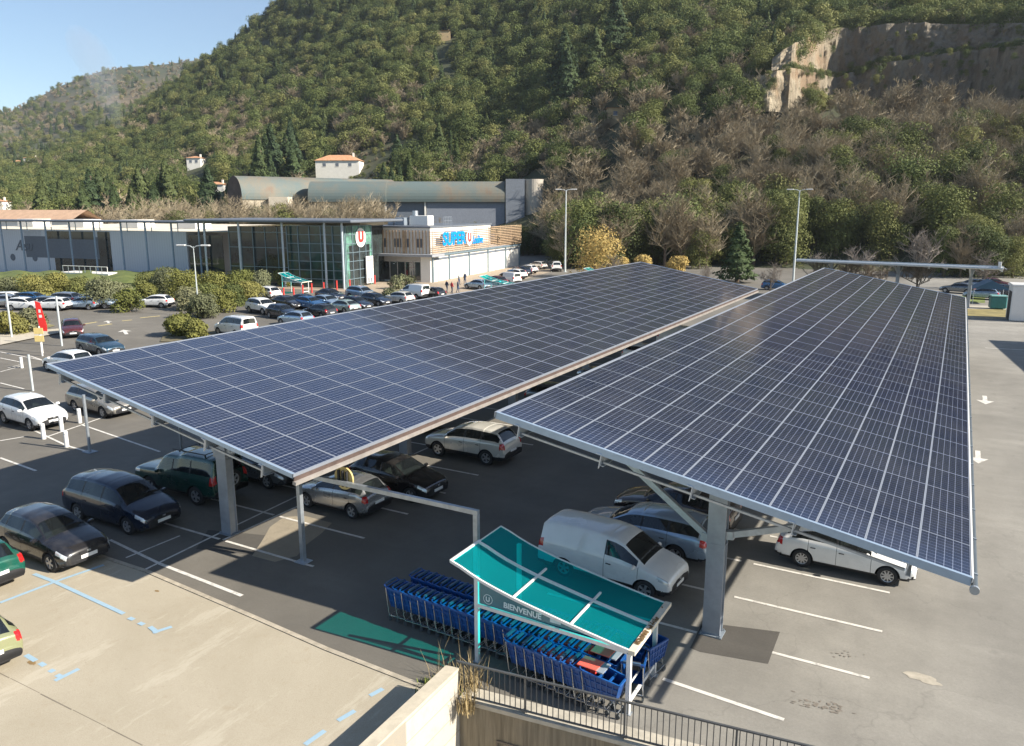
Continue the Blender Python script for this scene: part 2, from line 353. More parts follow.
# open car park on the left
for a,b in [((0,383),(24,389)),((0,458),(36,471)),((20,424),(67,446)),((67,446),(92,453)),((0,441),(24,437)),((44,438),(82,425)),((82,425),(160,452)),((82,425),(130,408)),
            ((0,352),(60,364)),((8,368),(20,365)),((60,356),(110,370)),((0,372),(22,366)),((20,362),(0,358)),((30,356),(48,362))]: line(g,a,b,.12,px=True)
for k in range(7): line(g,(-38-2.5*0,28.5+2.6*k),(-33.5,28.5+2.6*k),.11)
for a,b in [((985,348),(1024,350)),((975,322),(1024,324))]: line(g,a,b,.14,px=True)
g_o=struct(g,'bay_markings',M_line)
g=MB()                                       # arrows on the right-hand lane and far lane
def arrow(mb,c,ang,s=1.0,z=LZ):
    pts=[(-.09,-.9),(.09,-.9),(.09,.15),(.34,.15),(0,.9),(-.34,.15),(-.09,.15)]; ca,sa=math.cos(ang),math.sin(ang)
    mb.add([(c[0]+s*(x*ca-y*sa),c[1]+s*(x*sa+y*ca),z) for x,y in pts],[(0,1,2,6),(3,4,5)])
arrow(g,G(985,400),R(180),1.35); arrow(g,G(978,457),R(180),1.2)
arrow(g,G(125,332),R(60),1.7); arrow(g,G(108,322),R(60),1.2)
struct(g,'arrow_markings',M_line)
g=MB()
for a,b in [((85,324),(97,322)),((98,326),(112,324)),((122,321),(132,320)),((140,318),(160,316))]: line(g,a,b,.3,px=True)
struct(g,'yellow_markings',M_yellow)
g=MB()
for a,b in [((34,575),(55,583)),((0,604),(55,583)),((55,583),(104,566)),((55,583),(124,615)),((153,634),(172,628)),((129,619),(134,621)),((139,624),(144,626)),((150,628),(158,634)),
            ((26,656),(36,662)),((40,664),(45,667)),((50,671),(54,673)),((57,676),(63,679)),((55,682),(79,670)),((370,697),(383,690)),((338,722),(355,712)),((305,746),(325,732))]: line(g,a,b,.13,z=.0345,px=True)
struct(g,'blue_bay_markings',M_blue)
# oil and moss stains
g=MB(); 
def blob(mb,c,rx,ry,z,n=14,seed=1):
    r=random.Random(seed); mb.add([(c[0]+rx*math.cos(2*math.pi*i/n)*r.uniform(.7,1.1),c[1]+ry*math.sin(2*math.pi*i/n)*r.uniform(.7,1.1),z) for i in range(n)],[tuple(range(n))])
for i in range(46):
    px_=820+rnd.gauss(0,14); blob(g,G(px_,705+(px_-820)*.22+rnd.gauss(0,3)),rnd.uniform(.015,.07),rnd.uniform(.012,.045),.006+i*.0001,9,i)
for i in range(14): blob(g,G(850+rnd.gauss(0,8),655+rnd.gauss(0,2)),rnd.uniform(.015,.05),rnd.uniform(.01,.03),.011+i*.0001,9,i+60)
struct(g,'oil_stains',simple('oil',(.19,.165,.135),.85,var=.25))
g=MB(); blob(g,G(919,677),.4,.2,.006,seed=5); blob(g,G(930,682),.3,.12,.0055,seed=9); struct(g,'pale_patch',simple('pale_filler',(.40,.36,.29),.9,var=.25))
g=MB(); blob(g,G(32,664),.16,.08,.034,seed=3); blob(g,G(157,592),.1,.05,.034,seed=6); struct(g,'ground_stains',simple('ochre_stain',(.26,.17,.07),.9,var=.3))

# ================================================================== SOLAR CANOPIES
CT,ST=math.cos(TILT),math.sin(TILT)
NP=34; PL=1.65
def canopy(x0,y0,z0,label,cols_y,colx,gapx,gapy,side):
    root=thing('solar_canopy',label,'solar canopy',(x0,y0,z0),0,'solar canopies over the parking bays')
    # local frame: u along the slope (X), v along Y, height n along the normal; tilt baked into the vertices
    def L(u,v,n=0): return (u*CT+n*ST, v, -u*ST+n*CT)
    W=11.0; LEN=NP*PL
    def lbox(mb,u0,u1,v0,v1,n0,n1,mi=0):
        p=[L(u,v,n) for u in (u0,u1) for v in (v0,v1) for n in (n0,n1)]
        mb.add(p,[(0,1,3,2),(4,6,7,5),(0,4,5,1),(2,3,7,6),(0,2,6,4),(1,5,7,3)],mi)
    # one solar module: frame ring and recessed glass, uv counts modules
    def module(mb,uvs,i,j,du=0,dv=0):
        a,b=.002,.998; c,d=.002,PL-.002; fx=gapx/2; fy=gapy/2; U=lambda u:u+du; V=lambda v:v+dv
        lbox(mb,U(a),U(b),V(c),V(c+fy),0,.035,0); lbox(mb,U(a),U(b),V(d-fy),V(d),0,.035,0)
        lbox(mb,U(a),U(a+fx),V(c+fy),V(d-fy),0,.035,0); lbox(mb,U(b-fx),U(b),V(c+fy),V(d-fy),0,.035,0)
        for _ in range(24): uvs.append([(0,0)]*4)
        mb.add([L(U(a+fx),V(c+fy),.031),L(U(b-fx),V(c+fy),.031),L(U(b-fx),V(d-fy),.031),L(U(a+fx),V(d-fy),.031)],[(0,1,2,3)],1)
        e=.012
        uvs.append([(i+e,j+e),(i+1-e,j+e),(i+1-e,j+1-e),(i+e,j+1-e)])
        mb.add([L(U(a+fx),V(c+fy),.004),L(U(b-fx),V(c+fy),.004),L(U(b-fx),V(d-fy),.004),L(U(a+fx),V(d-fy),.004)],[(3,2,1,0)],2); uvs.append([(0,0)]*4)
    def setuv(me,uvs):
        uvl=me.uv_layers.new(name='UVMap'); flat=[c for f in uvs for p in f for c in p]; uvl.data.foreach_set('uv',flat)
    mats=[M_alu,M_cells,simple('module_backsheet',(.5,.52,.55),.6)]
    # ten nearest rows of modules are parts of their own (100 parts), the rest one mass
    mb=MB(); uvs=[]; module(mb,uvs,0,0); me1=mb.mesh('solar_panel',mats); setuv(me1,uvs)
    cnt=0
    for j in range(10):
        for i in range(11):
            if cnt>=100: break
            o=inst('solar_panel',me1,root,L(i,j*PL)); cnt+=1
    mb=MB(); uvs=[]
    for j in range(NP):
        for i in range(11):
            if j*11+i>=100: module(mb,uvs,i,j,i,j*PL)
    me=mb.mesh('solar_panel_rows',mats); setuv(me,uvs); o=inst('solar_panel_rows',me,root); o['kind']='stuff'
    # edge trims
    e=MB(); lbox(e,-.02,W+.02,-.09,-.004,-.13 if side=='R' else -.085,.05 if side=='R' else .04); e.build('end_fascia',M_edge,root)
    e=MB(); lbox(e,-.02,W+.02,LEN+.004,LEN+.07,-.12,.05); e.build('end_fascia',M_edge,root)
    e=MB(); lbox(e,-.07,-.004,-.09,LEN,-.10,.045); e.build('high_edge_trim',M_alu,root)
    if side=='L':
        e=MB(); lbox(e,W+.004,W+.05,-.09,LEN,-.05,.045); e.build('low_edge_trim',M_alu,root)
        e=MB(); lbox(e,W+.062,W+.09,-.09,LEN,-.15,-.03); e.build('rust_fascia',simple('reddish_fascia',(.10,.07,.06),.7,var=.3),root)
        e=MB(); lbox(e,W+.05,W+.17,-.10,LEN,-.25,-.155); e.build('gutter',simple('pale_gutter',(.30,.275,.25),.6,var=.2),root)
    else:
        e=MB(); lbox(e,W+.004,W+.04,-.09,LEN,-.05,.045); e.build('low_edge_trim',M_white,root)
        e=MB(); e.tube([L(W+.11,-.12,-.16),L(W+.11,LEN,-.16)],.065,12); e.build('gutter',simple('dark_gutter',(.06,.075,.09),.4,var=.1),root,smooth=False)
        e=MB(); e.tube([L(W+.11,-.17,-.16),L(W+.11,-.10,-.16)],.09,14); e.build('gutter_cap',M_steel,root)
        e=MB()
        for k in range(0,28): v=k*2.0+.5; lbox(e,W+.04,W+.16,v,v+.05,-.12,-.08)
        e.build('gutter_bracket',M_steeld,root)
    # purlins (Z section) running along the canopy, their ends poke out under the near edge
    pus=(.7,3.0,5.3,7.6,9.9)
    for pu in pus:
        e=MB(); lbox(e,pu,pu+.02,-.06,LEN,-.40,-.115); lbox(e,pu-.10,pu,-.06,LEN,-.115,-.10); lbox(e,pu+.02,pu+.10,-.06,LEN,-.40,-.385); e.build('purlin',M_steel,root)
        e=MB(); lbox(e,pu-.012,pu-.002,-.12,-.06,-.46,-.10); lbox(e,pu-.14,pu-.002,-.12,-.06,-.105,-.095); e.build('purlin_end',M_white,root)
    # light cross rail below the near edge
    e=MB()
    for a,b in zip(pus[:-1],pus[1:]): e.bar(L(a+.03,.05,-.33),L(b-.03,.05,-.33),.06,.05)
    e.build('tie_rail',M_steel,root)
    # frames at each column
    for cy in cols_y:
        v=cy-y0; cx=colx-x0; uc=cx/CT
        topz=-uc*ST-.42
        e=MB(); lbox(e,.9,W-.9,v-.12,v-.10+.02,-.80,-.42); 
        h=z0+topz
        e=MB()
        # tapered rafter I beam
        def fl(u0,u1,a0,a1): 
            p=[L(u0,v-.1,a0-.02),L(u0,v+.1,a0-.02),L(u0,v+.1,a0),L(u0,v-.1,a0),L(u1,v-.1,a1-.02),L(u1,v+.1,a1-.02),L(u1,v+.1,a1),L(u1,v-.1,a1)]
            e.add(p,[(0,3,2,1),(4,5,6,7),(0,1,5,4),(1,2,6,5),(2,3,7,6),(3,0,4,7)])
        fl(.4,W-.4,-.405,-.405); fl(.4,uc,-.55,-.72); fl(uc,W-.4,-.72,-.55)
        p=[L(.4,v,-.42),L(.4,v,-.55),L(uc,v,-.72),L(W-.4,v,-.55),L(W-.4,v,-.42)]; p2=[(x,y+.012,z) for x,y,z in p]
        e.add(p+p2,[(0,1,2,3,4),(9,8,7,6,5)]); e.build('rafter',M_steel,root)
        # column: H section in a boxed cover with base plate
        c=MB(); zb=-z0; zt=topz-.30
        c.bb(cx-.235,cx+.235,v-.16,v-.135,zb+.04,zt); c.bb(cx-.235,cx+.235,v+.135,v+.16,zb+.04,zt); c.bb(cx-.19,cx-.17,v-.135,v+.135,zb+.04,zt); c.bb(cx+.17,cx+.19,v-.135,v+.135,zb+.04,zt)
        c.bb(cx-.245,cx+.245,v-.17,v+.17,zb+(zt-zb)*.60,zb+(zt-zb)*.60+.02)
        col_o=c.build('column',M_colm,root)
        b=MB(); b.bb(cx-.3,cx+.3,v-.24,v+.24,zb+.002,zb+.04)
        for sx_ in (-1,1):
            for sy_ in (-1,1): b.tube([(cx+.255*sx_,v+.2*sy_,zb+.04),(cx+.255*sx_,v+.2*sy_,zb+.09)],.02,6)
        b.build('base_plate',M_steeld,col_o)
        for du_ in (-1,1):
            b=MB(); ue=uc+du_*3.3; zc=zb+(zt-zb)*(.62 if du_<0 else .66)
            pe_=L(ue,v,-.62); b.bar((cx+du_*.2,v,zc),pe_,.14,.16); b.bar((cx+du_*.2,v,zc+.02),(cx+du_*.42,v,zc+.05),.2,.22); b.build('brace',M_steel,root)
    return root
M_edge=simple('pale_blue_edge_steel',(.36,.46,.58),.4,.4,var=.08)
M_colm=simple('grey_column_paint',(.33,.36,.40),.45,.35,var=.15,scale=2)
cyL=[17.76+10.2*k for k in range(6)]; cyR=[19.46+10.2*k for k in range(6)]
canL=canopy(-25.89,14.82,6.1,'left solar carport roof of blue photovoltaic panels above the minivan and silver cars',cyL,-21.33,.022,.055,'L')
canR=canopy(-9.95,17.02,6.0,'right solar carport roof of dark photovoltaic panels beside the open tarmac lane',cyR,-4.74,.040,.030,'R')

# ================================================================== HEIGHT LIMIT FRAME AND POSTS
t=thing('height_limit_frame','galvanised height limit frame crossing the lane in front of the silver hatchback','barrier',(-17.45,17.33,0))
z=2.93
for xx,nm in ((0,'post'),(6.6,'post')):
    m=MB(); m.bb(xx-.07,xx+.07,-.07,.07,.02,z-.002); p=m.build('post',M_steel,t)
    m=MB(); m.bb(xx-.22,xx+.22,-.2,.2,.001,.02); m.build('base_plate',M_steel,p)
m=MB(); m.bb(-.07,6.67,-.06,.06,z,z+.13); m.build('crossbar',M_steel,t)
t2=thing('round_sign','round yellow sign seen from behind on the height limit frame','sign',(-15.68,17.36,z+.13)); 
m=MB(); m.lathe([(-.015,.002),(-.015,.30),(-.03,.36),(.03,.36),(.03,.32),(.01,.31),(.01,.002)],'Y',28,(0,.1,.05)); m.build('disc',simple('yellow_sign_back',(.55,.43,.18),.6,var=.15),t2)
m=MB()
for dx in (-.16,0,.16): m.bb(dx-.03,dx+.03,.0,.07,-.2,.3)
m.build('bracket',M_dark,t2)
# ================================================================== RAMP WALLS, RAILING
import itertools
def wallseg(name,label,a,b,z0,z1,th,mat,cap=None):
    a=Vector((*a,0)); b=Vector((*b,0)); d=(b-a).normalized(); n=Vector((-d.y,d.x,0))
    t=thing(name,label,'wall',(a.x,a.y,0)); m=MB(); q=[a-a,b-a,b-a+n*th,-n*0+n*th]
    m.prism([(p.x,p.y) for p in q],z0,z1); m.build('wall_body',mat,t)
    return t,d,n
# stained retaining wall under the railing (front face on the RW line)
a=Vector((*RW[0],0)); b=Vector((*RW[1],0)); c=Vector((*RW[2],0)); d=(b-a).normalized(); n=Vector((-d.y,d.x,0))
t=thing('retaining_wall','stained concrete retaining wall below the railing beside the trolley shelter','wall',a)
m=MB(); L1=(c-a).length
m.box((d*(L1/2)+n*.1+Vector((0,0,-1.62))),(L1,.2,3.16),rz=math.atan2(d.y,d.x)); m.build('wall_body',M_streak,t)
m=MB(); m.box((d*(L1/2)+n*.22+Vector((0,0,.04))),(L1,.54,.10),rz=math.atan2(d.y,d.x)); m.build('coping',simple('pale_coping',(.46,.42,.34),.9,var=.2),t)
m=MB() # framed hatch in the wall
fx=simple('rusty_frame',(.16,.13,.10),.7)
for (u0,u1,z0,z1) in [(.95,2.9,-.78,-.74),(.95,.99,-2.2,-.78),(2.86,2.9,-2.2,-.78)]:
    m.box(d*((u0+u1)/2)-n*.02+Vector((0,0,(z0+z1)/2)),(u1-u0,.04,z1-z0),rz=math.atan2(d.y,d.x))
m.build('hatch_frame',fx,t)
t=thing('railing','grey metal railing with thin vertical bars on top of the stained wall','railing',a)
M_rail=simple('dark_grey_rail',(.12,.125,.13),.45,.4)
A0=-.05; Lr=L1-.2; ang=math.atan2(d.y,d.x)
m=MB(); m.bar(d*A0+n*.03+Vector((0,0,1.0)),d*Lr+n*.03+Vector((0,0,1.0)),.05,.035); m.build('top_rail',M_rail,t)
m=MB(); m.bar(d*.3+n*.03+Vector((0,0,.17)),d*Lr+n*.03+Vector((0,0,.17)),.045,.03); m.build('bottom_rail',M_rail,t)
mp_=MB(); mp_.tube([(0,0,.186),(0,0,.982)],.011,6); mbar=mp_.mesh('bar',M_rail); k=0; u=.12
while u<11.2 and k<86:
    inst('bar',mbar,t,d*u+n*.03); u+=.128; k+=1
mp_=MB(); mp_.bb(-.02,.02,-.02,.02,.13,.98); mp_.bb(-.07,.07,-.05,.05,.131,.145); mpost=mp_.mesh('post',M_rail)
for u in (1.62,3.9,6.2,8.5,10.8): inst('post',mpost,t,d*u+n*.075)
# pale block wall on the left of the ramp
t=thing('parapet_wall','pale painted block parapet running away from the end of the railing','wall',(-9.05,13.5,0))
m=MB(); m.prism([(-.30,.05),(.0,.12),(.34,-18),(.08,-18)],-3.2,.80); m.build('wall_body',M_block,t)
m=MB(); m.prism([(-.31,.06),(.012,.13),(.352,-18),(.07,-18)],.802,.86); m.build('coping',simple('cream_coping',(.52,.46,.35),.85,var=.15),t)
# dry weeds at the wall corner
def tuft(mb,c,n,h,r,seed,wd=.012,lean=.6,mi=0):
    q=random.Random(seed)
    for _ in range(n):
        x=c[0]+q.gauss(0,r); y=c[1]+q.gauss(0,r); z=c[2]; a=q.uniform(0,6.28); l=q.uniform(0,lean)*h; hh=h*q.uniform(.35,1); dx,dy=math.cos(a),math.sin(a)
        p0=Vector((x,y,z)); p1=p0+Vector((dx*l*.3,dy*l*.3,hh*.6)); p2=p0+Vector((dx*l,dy*l,hh)); s=Vector((-dy,dx,0))*wd
        mb.add([p0-s,p0+s,p1+s*.7,p1-s*.7,p2],[(0,1,2,3),(3,2,4)],mi)
M_straw=simple('dry_grass',(.34,.26,.13),.9,var=.4); M_grass=simple('weed_green',(.13,.16,.03),.9,var=.5)
m=MB(); tuft(m,(-9.1,14.15,0),120,.85,.16,4); tuft(m,(-8.75,13.5,-.1),90,.7,.09,5); tuft(m,(-9.6,14.0,0),60,1.1,.2,6,.006)
tag(m.build('dry_weeds',M_straw),'dry straw coloured weeds at the corner of parapet and railing','weeds',kind='stuff')
m=MB(); tuft(m,(-9.9,13.75,.02),260,.16,.16,7,.015); tuft(m,(-9.4,13.7,.02),240,.22,.14,8,.015)
tag(m.build('green_weeds',M_grass),'green moss and weeds along the kerb end','weeds',kind='stuff')

# ================================================================== TROLLEY SHELTER
def roof_curve(x):  # height over local x (0 at the high tip)
    xs=[0,.83,1.78,3.3,4.72]; zs=[2.64,2.30,2.06,1.78,1.55]; return float(np.interp(x,xs,zs))
def cs(x):
    h=.25; return (roof_curve(max(0,x-h))+2*roof_curve(x)+roof_curve(min(4.72,x+h)))/4
def shelter(label,loc,rz=0,group='trolley shelters with teal roofs',detail=True):
    t=thing('trolley_shelter',label,'trolley shelter',loc,rz,group)
    D=2.5; n=16; X=[4.72*i/n for i in range(n+1)]
    m=MB()
    for i in range(n):
        m.quad((X[i],0.03,cs(X[i])),(X[i+1],0.03,cs(X[i+1])),(X[i+1],D-.03,cs(X[i+1])),(X[i],D-.03,cs(X[i])))
    m.build('roof_sheet',M_teal,t,smooth=True,fixn=False)
    m=MB()
    for yy in (0,):
        for i in range(n): m.bar((X[i],yy,cs(X[i])),(X[i+1],yy,cs(X[i+1])),.05,.07)
    for i in range(n): m.bar((X[i],1.28,cs(X[i])+.03),(X[i+1],1.28,cs(X[i+1])+.03),.07,.05)
    for i in range(n): m.bar((X[i],D,cs(X[i])),(X[i+1],D,cs(X[i+1])),.025,.04)
    m.bar((0,0,cs(0)),(0,1.4,cs(0)),.06,.06); m.bar((0,1.4,cs(0)),(0,D,cs(0)),.025,.04)
    for xx in (1.78,3.3): m.bar((xx,0,cs(xx)+.03),(xx,1.75,cs(xx)+.03),.05,.045)
    m.build('roof_frame',M_white,t)
    m=MB(); m.box((4.80,D/2,cs(4.72)-.02),(.16,D+.06,.10)); m.build('gutter',simple('cream_metal',(.66,.6,.48),.6,var=.15),t)
    m=MB(); q=random.Random(3)
    for _ in range(90): m.box((4.80+q.uniform(-.05,.05),.3+abs(q.gauss(0,.7)),cs(4.72)+.035),(q.uniform(.02,.06),q.uniform(.03,.08),.01),rz=q.uniform(0,3))
    m.build('dead_leaves',simple('dead_leaf',(.22,.14,.06),.9,var=.5),t)
    for (px,py,pz,z0) in [(.68,.13,2.32,0),(4.74,.02,1.5,0),(4.76,1.72,1.5,0),(.68,D-.2,2.32,0)]:
        m=MB(); m.bb(px-.05,px+.05,py-.05,py+.05,z0+.012,pz); p=m.build('post',M_white,t)
        m=MB(); m.bb(px-.1,px+.1,py-.09,py+.09,z0+.001,z0+.012); m.build('foot_plate',M_steel,p)
    m=MB(); m.bar((.73,.1,1.57),(4.69,.04,1.5),.06,.09); m.build('front_beam',M_white,t)
    m=MB(); m.bar((4.76,.1,.28),(4.76,1.66,.28),.05,.09); m.bar((4.76,.1,.72),(4.76,1.66,.72),.03,.03); m.build('side_rail',M_white,t)
    # glazed name panel between beam and roof
    m=MB(); xs=[.76+i*.2 for i in range(17) if .76+i*.2<4.0]
    pts=[(x,.105,1.625-.012*(x-.7)) for x in xs]+[(x,.105,max(cs(x)-.05,1.63-.012*(x-.7))) for x in xs[::-1]]
    m.add(pts,[tuple(range(len(pts)))]); pn=m.build('name_panel',M_namep,t,fixn=False)
    if detail:
        textobj('lettering','BIENVENUE',.20,M_ltr,pn,(1.98,.085,1.75),(R(90),R(2.5),0),.002,bold=.006)
        m=MB(); m.lathe([(0,.13),(.004,.13)],'Y',28,(1.02,.094,1.80)); m.add([(1.02+.13*math.cos(a),.093,1.80+.13*math.sin(a)) for a in np.linspace(0,6.28,29)[:-1]]+[(1.02+.115*math.cos(a),.093,1.80+.115*math.sin(a)) for a in np.linspace(0,6.28,29)[:-1]],[(i,(i+1)%28,28+(i+1)%28,28+i) for i in range(28)]); m.build('logo_ring',M_ltr,pn)
        textobj('logo_letter','U',.17,M_ltr,pn,(1.02,.085,1.80),(R(90),0,0),.002,bold=.006)
        m=MB(); m.bb(2.72,3.0,.096,.10,1.66,1.80); m.build('sticker',simple('pale_sticker',(.5,.62,.66),.5),pn)
    return t
b_=NB('frosted_name_panel'); tr=b_.n('ShaderNodeBsdfTransparent'); tr.inputs[0].default_value=(.45,.75,.78,1); b_.base((.12,.26,.29)).set(Roughness=.2); mx=b_.n('ShaderNodeMixShader'); mx.inputs[0].default_value=.25; b_.l(b_.b.outputs[0],mx.inputs[1]); b_.l(tr.outputs[0],mx.inputs[2]); b_.l(mx.outputs[0],b_.out.inputs[0]); M_namep=b_.m
M_ltr=simple('frosted_lettering',(.62,.72,.74),.5,var=.03)
sh=shelter('large white framed trolley shelter with curved teal roof reading BIENVENUE',(-10.22,15.1,0),R(0))

# ================================================================== SHOPPING TROLLEYS
def trolley_meshes():
    """trolley pushed towards -X: handle at +X... local x forward (basket nose at +x)"""
    out={}
    m=MB() # basket: tapered open tub with ribs
    def ring(x0,x1,w0,w1,z): return [(x0,-w0,z),(x1,-w1,z),(x1,w1,z),(x0,w0,z)]
    lo=ring(-.30,.36,.20,.15,.42); hi=ring(-.42,.46,.27,.20,.98); hi[1]=(.46,-.20,.86); hi[2]=(.46,.20,.86)
    m.add(lo+hi,[(0,1,2,3),(0,1,5,4),(1,2,6,5),(2,3,7,6)])
    m.mesh
    me=m.mesh('basket',M_bluepl); out['basket']=me
    m=MB()
    for a,b in zip(hi,hi[1:]+hi[:1]): m.bar(a,b,.04,.045)
    for s in (-1,1):
        for f in np.linspace(0,1,7):
            p=Vector(lo[0 if s<0 else 3]).lerp(Vector(lo[1 if s<0 else 2]),f); q=Vector(hi[0 if s<0 else 3]).lerp(Vector(hi[1 if s<0 else 2]),f); off=Vector((0,.012*s,0)); m.bar(p+off,q+off,.022,.014)
        for f in (.35,.7):
            p=Vector(lo[0 if s<0 else 3]).lerp(Vector(hi[0 if s<0 else 3]),f); q=Vector(lo[1 if s<0 else 2]).lerp(Vector(hi[1 if s<0 else 2]),f); off=Vector((0,.012*s,0)); m.bar(p+off,q+off,.014,.02)
    out['basket_rim']=m.mesh('basket_rim',simple('bright_blue_plastic',(.012,.085,.30),.35,var=.15))
    m=MB() # handle
    m.tube([(-.50,-.27,1.03),(-.50,.27,1.03)],.02,8,mi=0)
    for s in (-1,1): m.tube([(-.50,.26*s,1.03),(-.42,.26*s,.97)],.016,6,mi=1)
    m.box((-.50,0,1.045),(.06,.40,.05),mi=2)
    out['handle']=m.mesh('handle',[M_navy,M_bluepl,simple('handle_grey',(.06,.10,.17),.4)])
    m=MB() # child seat flap
    m.box((-.38,0,.965),(.15,.30,.03),ry=R(12)); m.box((-.29,0,.86),(.03,.32,.24),ry=R(-12)); m.box((-.36,.15,.90),(.14,.02,.16)); m.box((-.36,-.15,.90),(.14,.02,.16)); out['child_seat']=m.mesh('child_seat',M_dark)
    out['child_seat_red']=m.mesh('child_seat_red',M_red)
    m=MB() # chassis
    for s in (-1,1):
        m.tube([(-.46,.25*s,.95),(-.38,.25*s,.30),(-.34,.25*s,.16),(.42,.15*s,.16)],.014,6); m.tube([(.30,.14*s,.42),(.36,.15*s,.17)],.012,6)
    m.tube([(-.34,-.25,.17),(-.34,.25,.17)],.012,6); m.tube([(.42,-.15,.17),(.42,.15,.17)],.012,6); out['chassis']=m.mesh('chassis',M_chrome)
    m=MB(); m.lathe([(-.016,.02),(-.016,.058),(.016,.058),(.016,.02)],'Y',12,(0,0,.06)); m.box((.0,-.022,.10),(.05,.006,.10)); m.box((.0,.022,.10),(.05,.006,.10)); out['caster']=m.mesh('caster',simple('caster_dark',(.07,.08,.085),.5))
    return out
TM=trolley_meshes()
def trolley(label,loc,rz,group,red=False):
    t=thing('shopping_trolley',label,'shopping trolley',loc,rz,group)
    b=inst('basket',TM['basket'],t); inst('basket_rim',TM['basket_rim'],b)
    inst('handle',TM['handle'],t); inst('chassis',TM['chassis'],t); o=inst('child_seat',TM['child_seat_red' if red else 'child_seat'],t); o.name='child_seat'
    for (x,y) in [(-.34,-.25),(-.34,.25),(.42,-.15),(.42,.15)]: inst('caster',TM['caster'],t,(x,y,0))
    return t
def trow(x0,x1,y0,y1,n,label,group,redlast=0):
    for i in range(n):
        f=i/(n-1); isr=i>=n-redlast
        trolley(label if not isr else label.replace('blue shopping trolley','blue shopping trolley with red child seat'),(x0+(x1-x0)*f,y0+(y1-y0)*f+rnd.uniform(-.015,.015),.002),R(-4)+rnd.uniform(-.02,.02),group+(' red seats' if isr else ''),isr)
trow(-12.35,-6.35,15.98,15.66,23,'blue shopping trolley nested in the long middle row','trolleys of the long middle row',5)
trow(-12.1,-6.0,16.78,16.45,23,'blue shopping trolley nested in the back row behind','trolleys of the back row',4)
trow(-8.1,-6.0,15.20,14.98,9,'blue shopping trolley nested in the short row by the railing','trolleys of the short front row',6)
trolley('deep blue shopping trolley standing alone at the right end of the shelter',(-5.62,15.95,.002),R(100),'')
trolley('blue shopping trolley turned sideways beside the right back post',(-5.55,16.75,.002),R(75),'')
# two flat red child seat covers / lids lying over the last trolleys
for i,(p,lb) in enumerate([((-6.3,15.62,1.0),'flat red tray with grey edge over the middle trolley row'),((-6.35,14.98,1.0),'flat red tray with grey edge over the front trolley row')]):
    t=thing('red_tray',lb,'tray',(p[0],p[1],p[2]+.06),R(176)); m=MB(); m.box((0,0,0),(.5,.42,.03),bev=.01); m.build('tray_plate',simple('orange_red_plastic',(.80,.13,.09),.5,var=.05),t); m=MB(); m.box((-.33,0,-.015),(.16,.42,.03)); m.build('tray_edge',simple('grey_plastic',(.25,.28,.32),.5),t)
# ================================================================== CARS
# key rows: x, top z, top half width, belt z, half width factor ; dims in metres
KINDS={}
def K(name,L,H,W,wb,wr,keys,cowl,rf,rr,gb,pill,bott=.24,vanpanel=False,clad=False):
    KINDS[name]=dict(L=L,H=H,W=W,wb=wb,wr=wr,keys=keys,cowl=cowl,rf=rf,rr=rr,gb=gb,pill=pill,bott=bott,vanpanel=vanpanel,clad=clad)
# x from front (+) to rear (-)
K('hatch',4.0,1.46,1.72,(1.25,-1.22),.31,[(2.0,.56,.50,.50,.70),(1.985,.64,.54,.56,.76),(1.93,.72,.60,.62,.86),(1.80,.79,.64,.69,.93),(1.5,.88,.68,.79,.98),(1.0,.985,.70,.89,1),(.28,1.36,.56,.92,1),(0,1.42,.56,.93,1),(-.5,1.46,.56,.95,1),(-1.1,1.43,.55,.98,1),(-1.5,1.37,.53,1.0,.99),(-1.82,1.02,.60,.94,.95),(-1.93,.93,.62,.86,.91),(-1.965,.72,.60,.64,.88),(-2.0,.60,.56,.52,.84)],1.0,.28,-1.5,-1.82,[.0-.25,-1.12])
K('minivan',4.6,1.66,1.82,(1.45,-1.3),.33,[(2.3,.60,.52,.54,.70),(2.28,.70,.58,.62,.77),(2.22,.79,.64,.70,.87),(2.05,.87,.68,.78,.94),(1.75,.97,.72,.87,.98),(1.42,1.06,.74,.96,1),(.60,1.53,.60,1.0,1),(.3,1.60,.60,1.01,1),(-.4,1.66,.60,1.03,1),(-1.3,1.62,.59,1.06,1),(-1.9,1.54,.57,1.07,.99),(-2.14,1.12,.64,1.03,.95),(-2.22,1.0,.66,.92,.92),(-2.27,.78,.64,.7,.88),(-2.3,.64,.6,.56,.84)],1.42,.60,-1.9,-2.14,[.1,-.95],)
K('estate',4.65,1.48,1.78,(1.42,-1.3),.32,[(2.32,.56,.52,.50,.70),(2.30,.65,.58,.57,.77),(2.23,.73,.64,.64,.87),(2.05,.80,.68,.71,.94),(1.7,.88,.72,.79,.98),(1.15,.97,.73,.88,1),(.42,1.36,.58,.91,1),(.1,1.43,.58,.92,1),(-.5,1.47,.58,.94,1),(-1.4,1.45,.57,.96,1),(-1.95,1.39,.55,.98,.99),(-2.17,1.0,.64,.92,.95),(-2.24,.9,.66,.82,.92),(-2.30,.72,.62,.64,.88),(-2.32,.6,.58,.52,.84)],1.15,.42,-1.95,-2.17,[-.1,-1.0])
K('sedan',4.4,1.42,1.8,(1.38,-1.28),.32,[(2.2,.56,.52,.50,.70),(2.18,.64,.58,.56,.77),(2.10,.72,.64,.63,.87),(1.9,.79,.68,.70,.94),(1.55,.87,.72,.78,.98),(1.05,.95,.73,.87,1),(.35,1.32,.57,.90,1),(0,1.39,.56,.91,1),(-.5,1.42,.56,.92,1),(-1.0,1.38,.55,.95,1),(-1.3,1.30,.55,.97,1),(-1.85,1.03,.62,.95,.96),(-2.08,.98,.62,.9,.92),(-2.16,.76,.60,.68,.88),(-2.2,.6,.56,.52,.84)],1.05,.35,-1.3,-1.85,[-.2,-1.1])
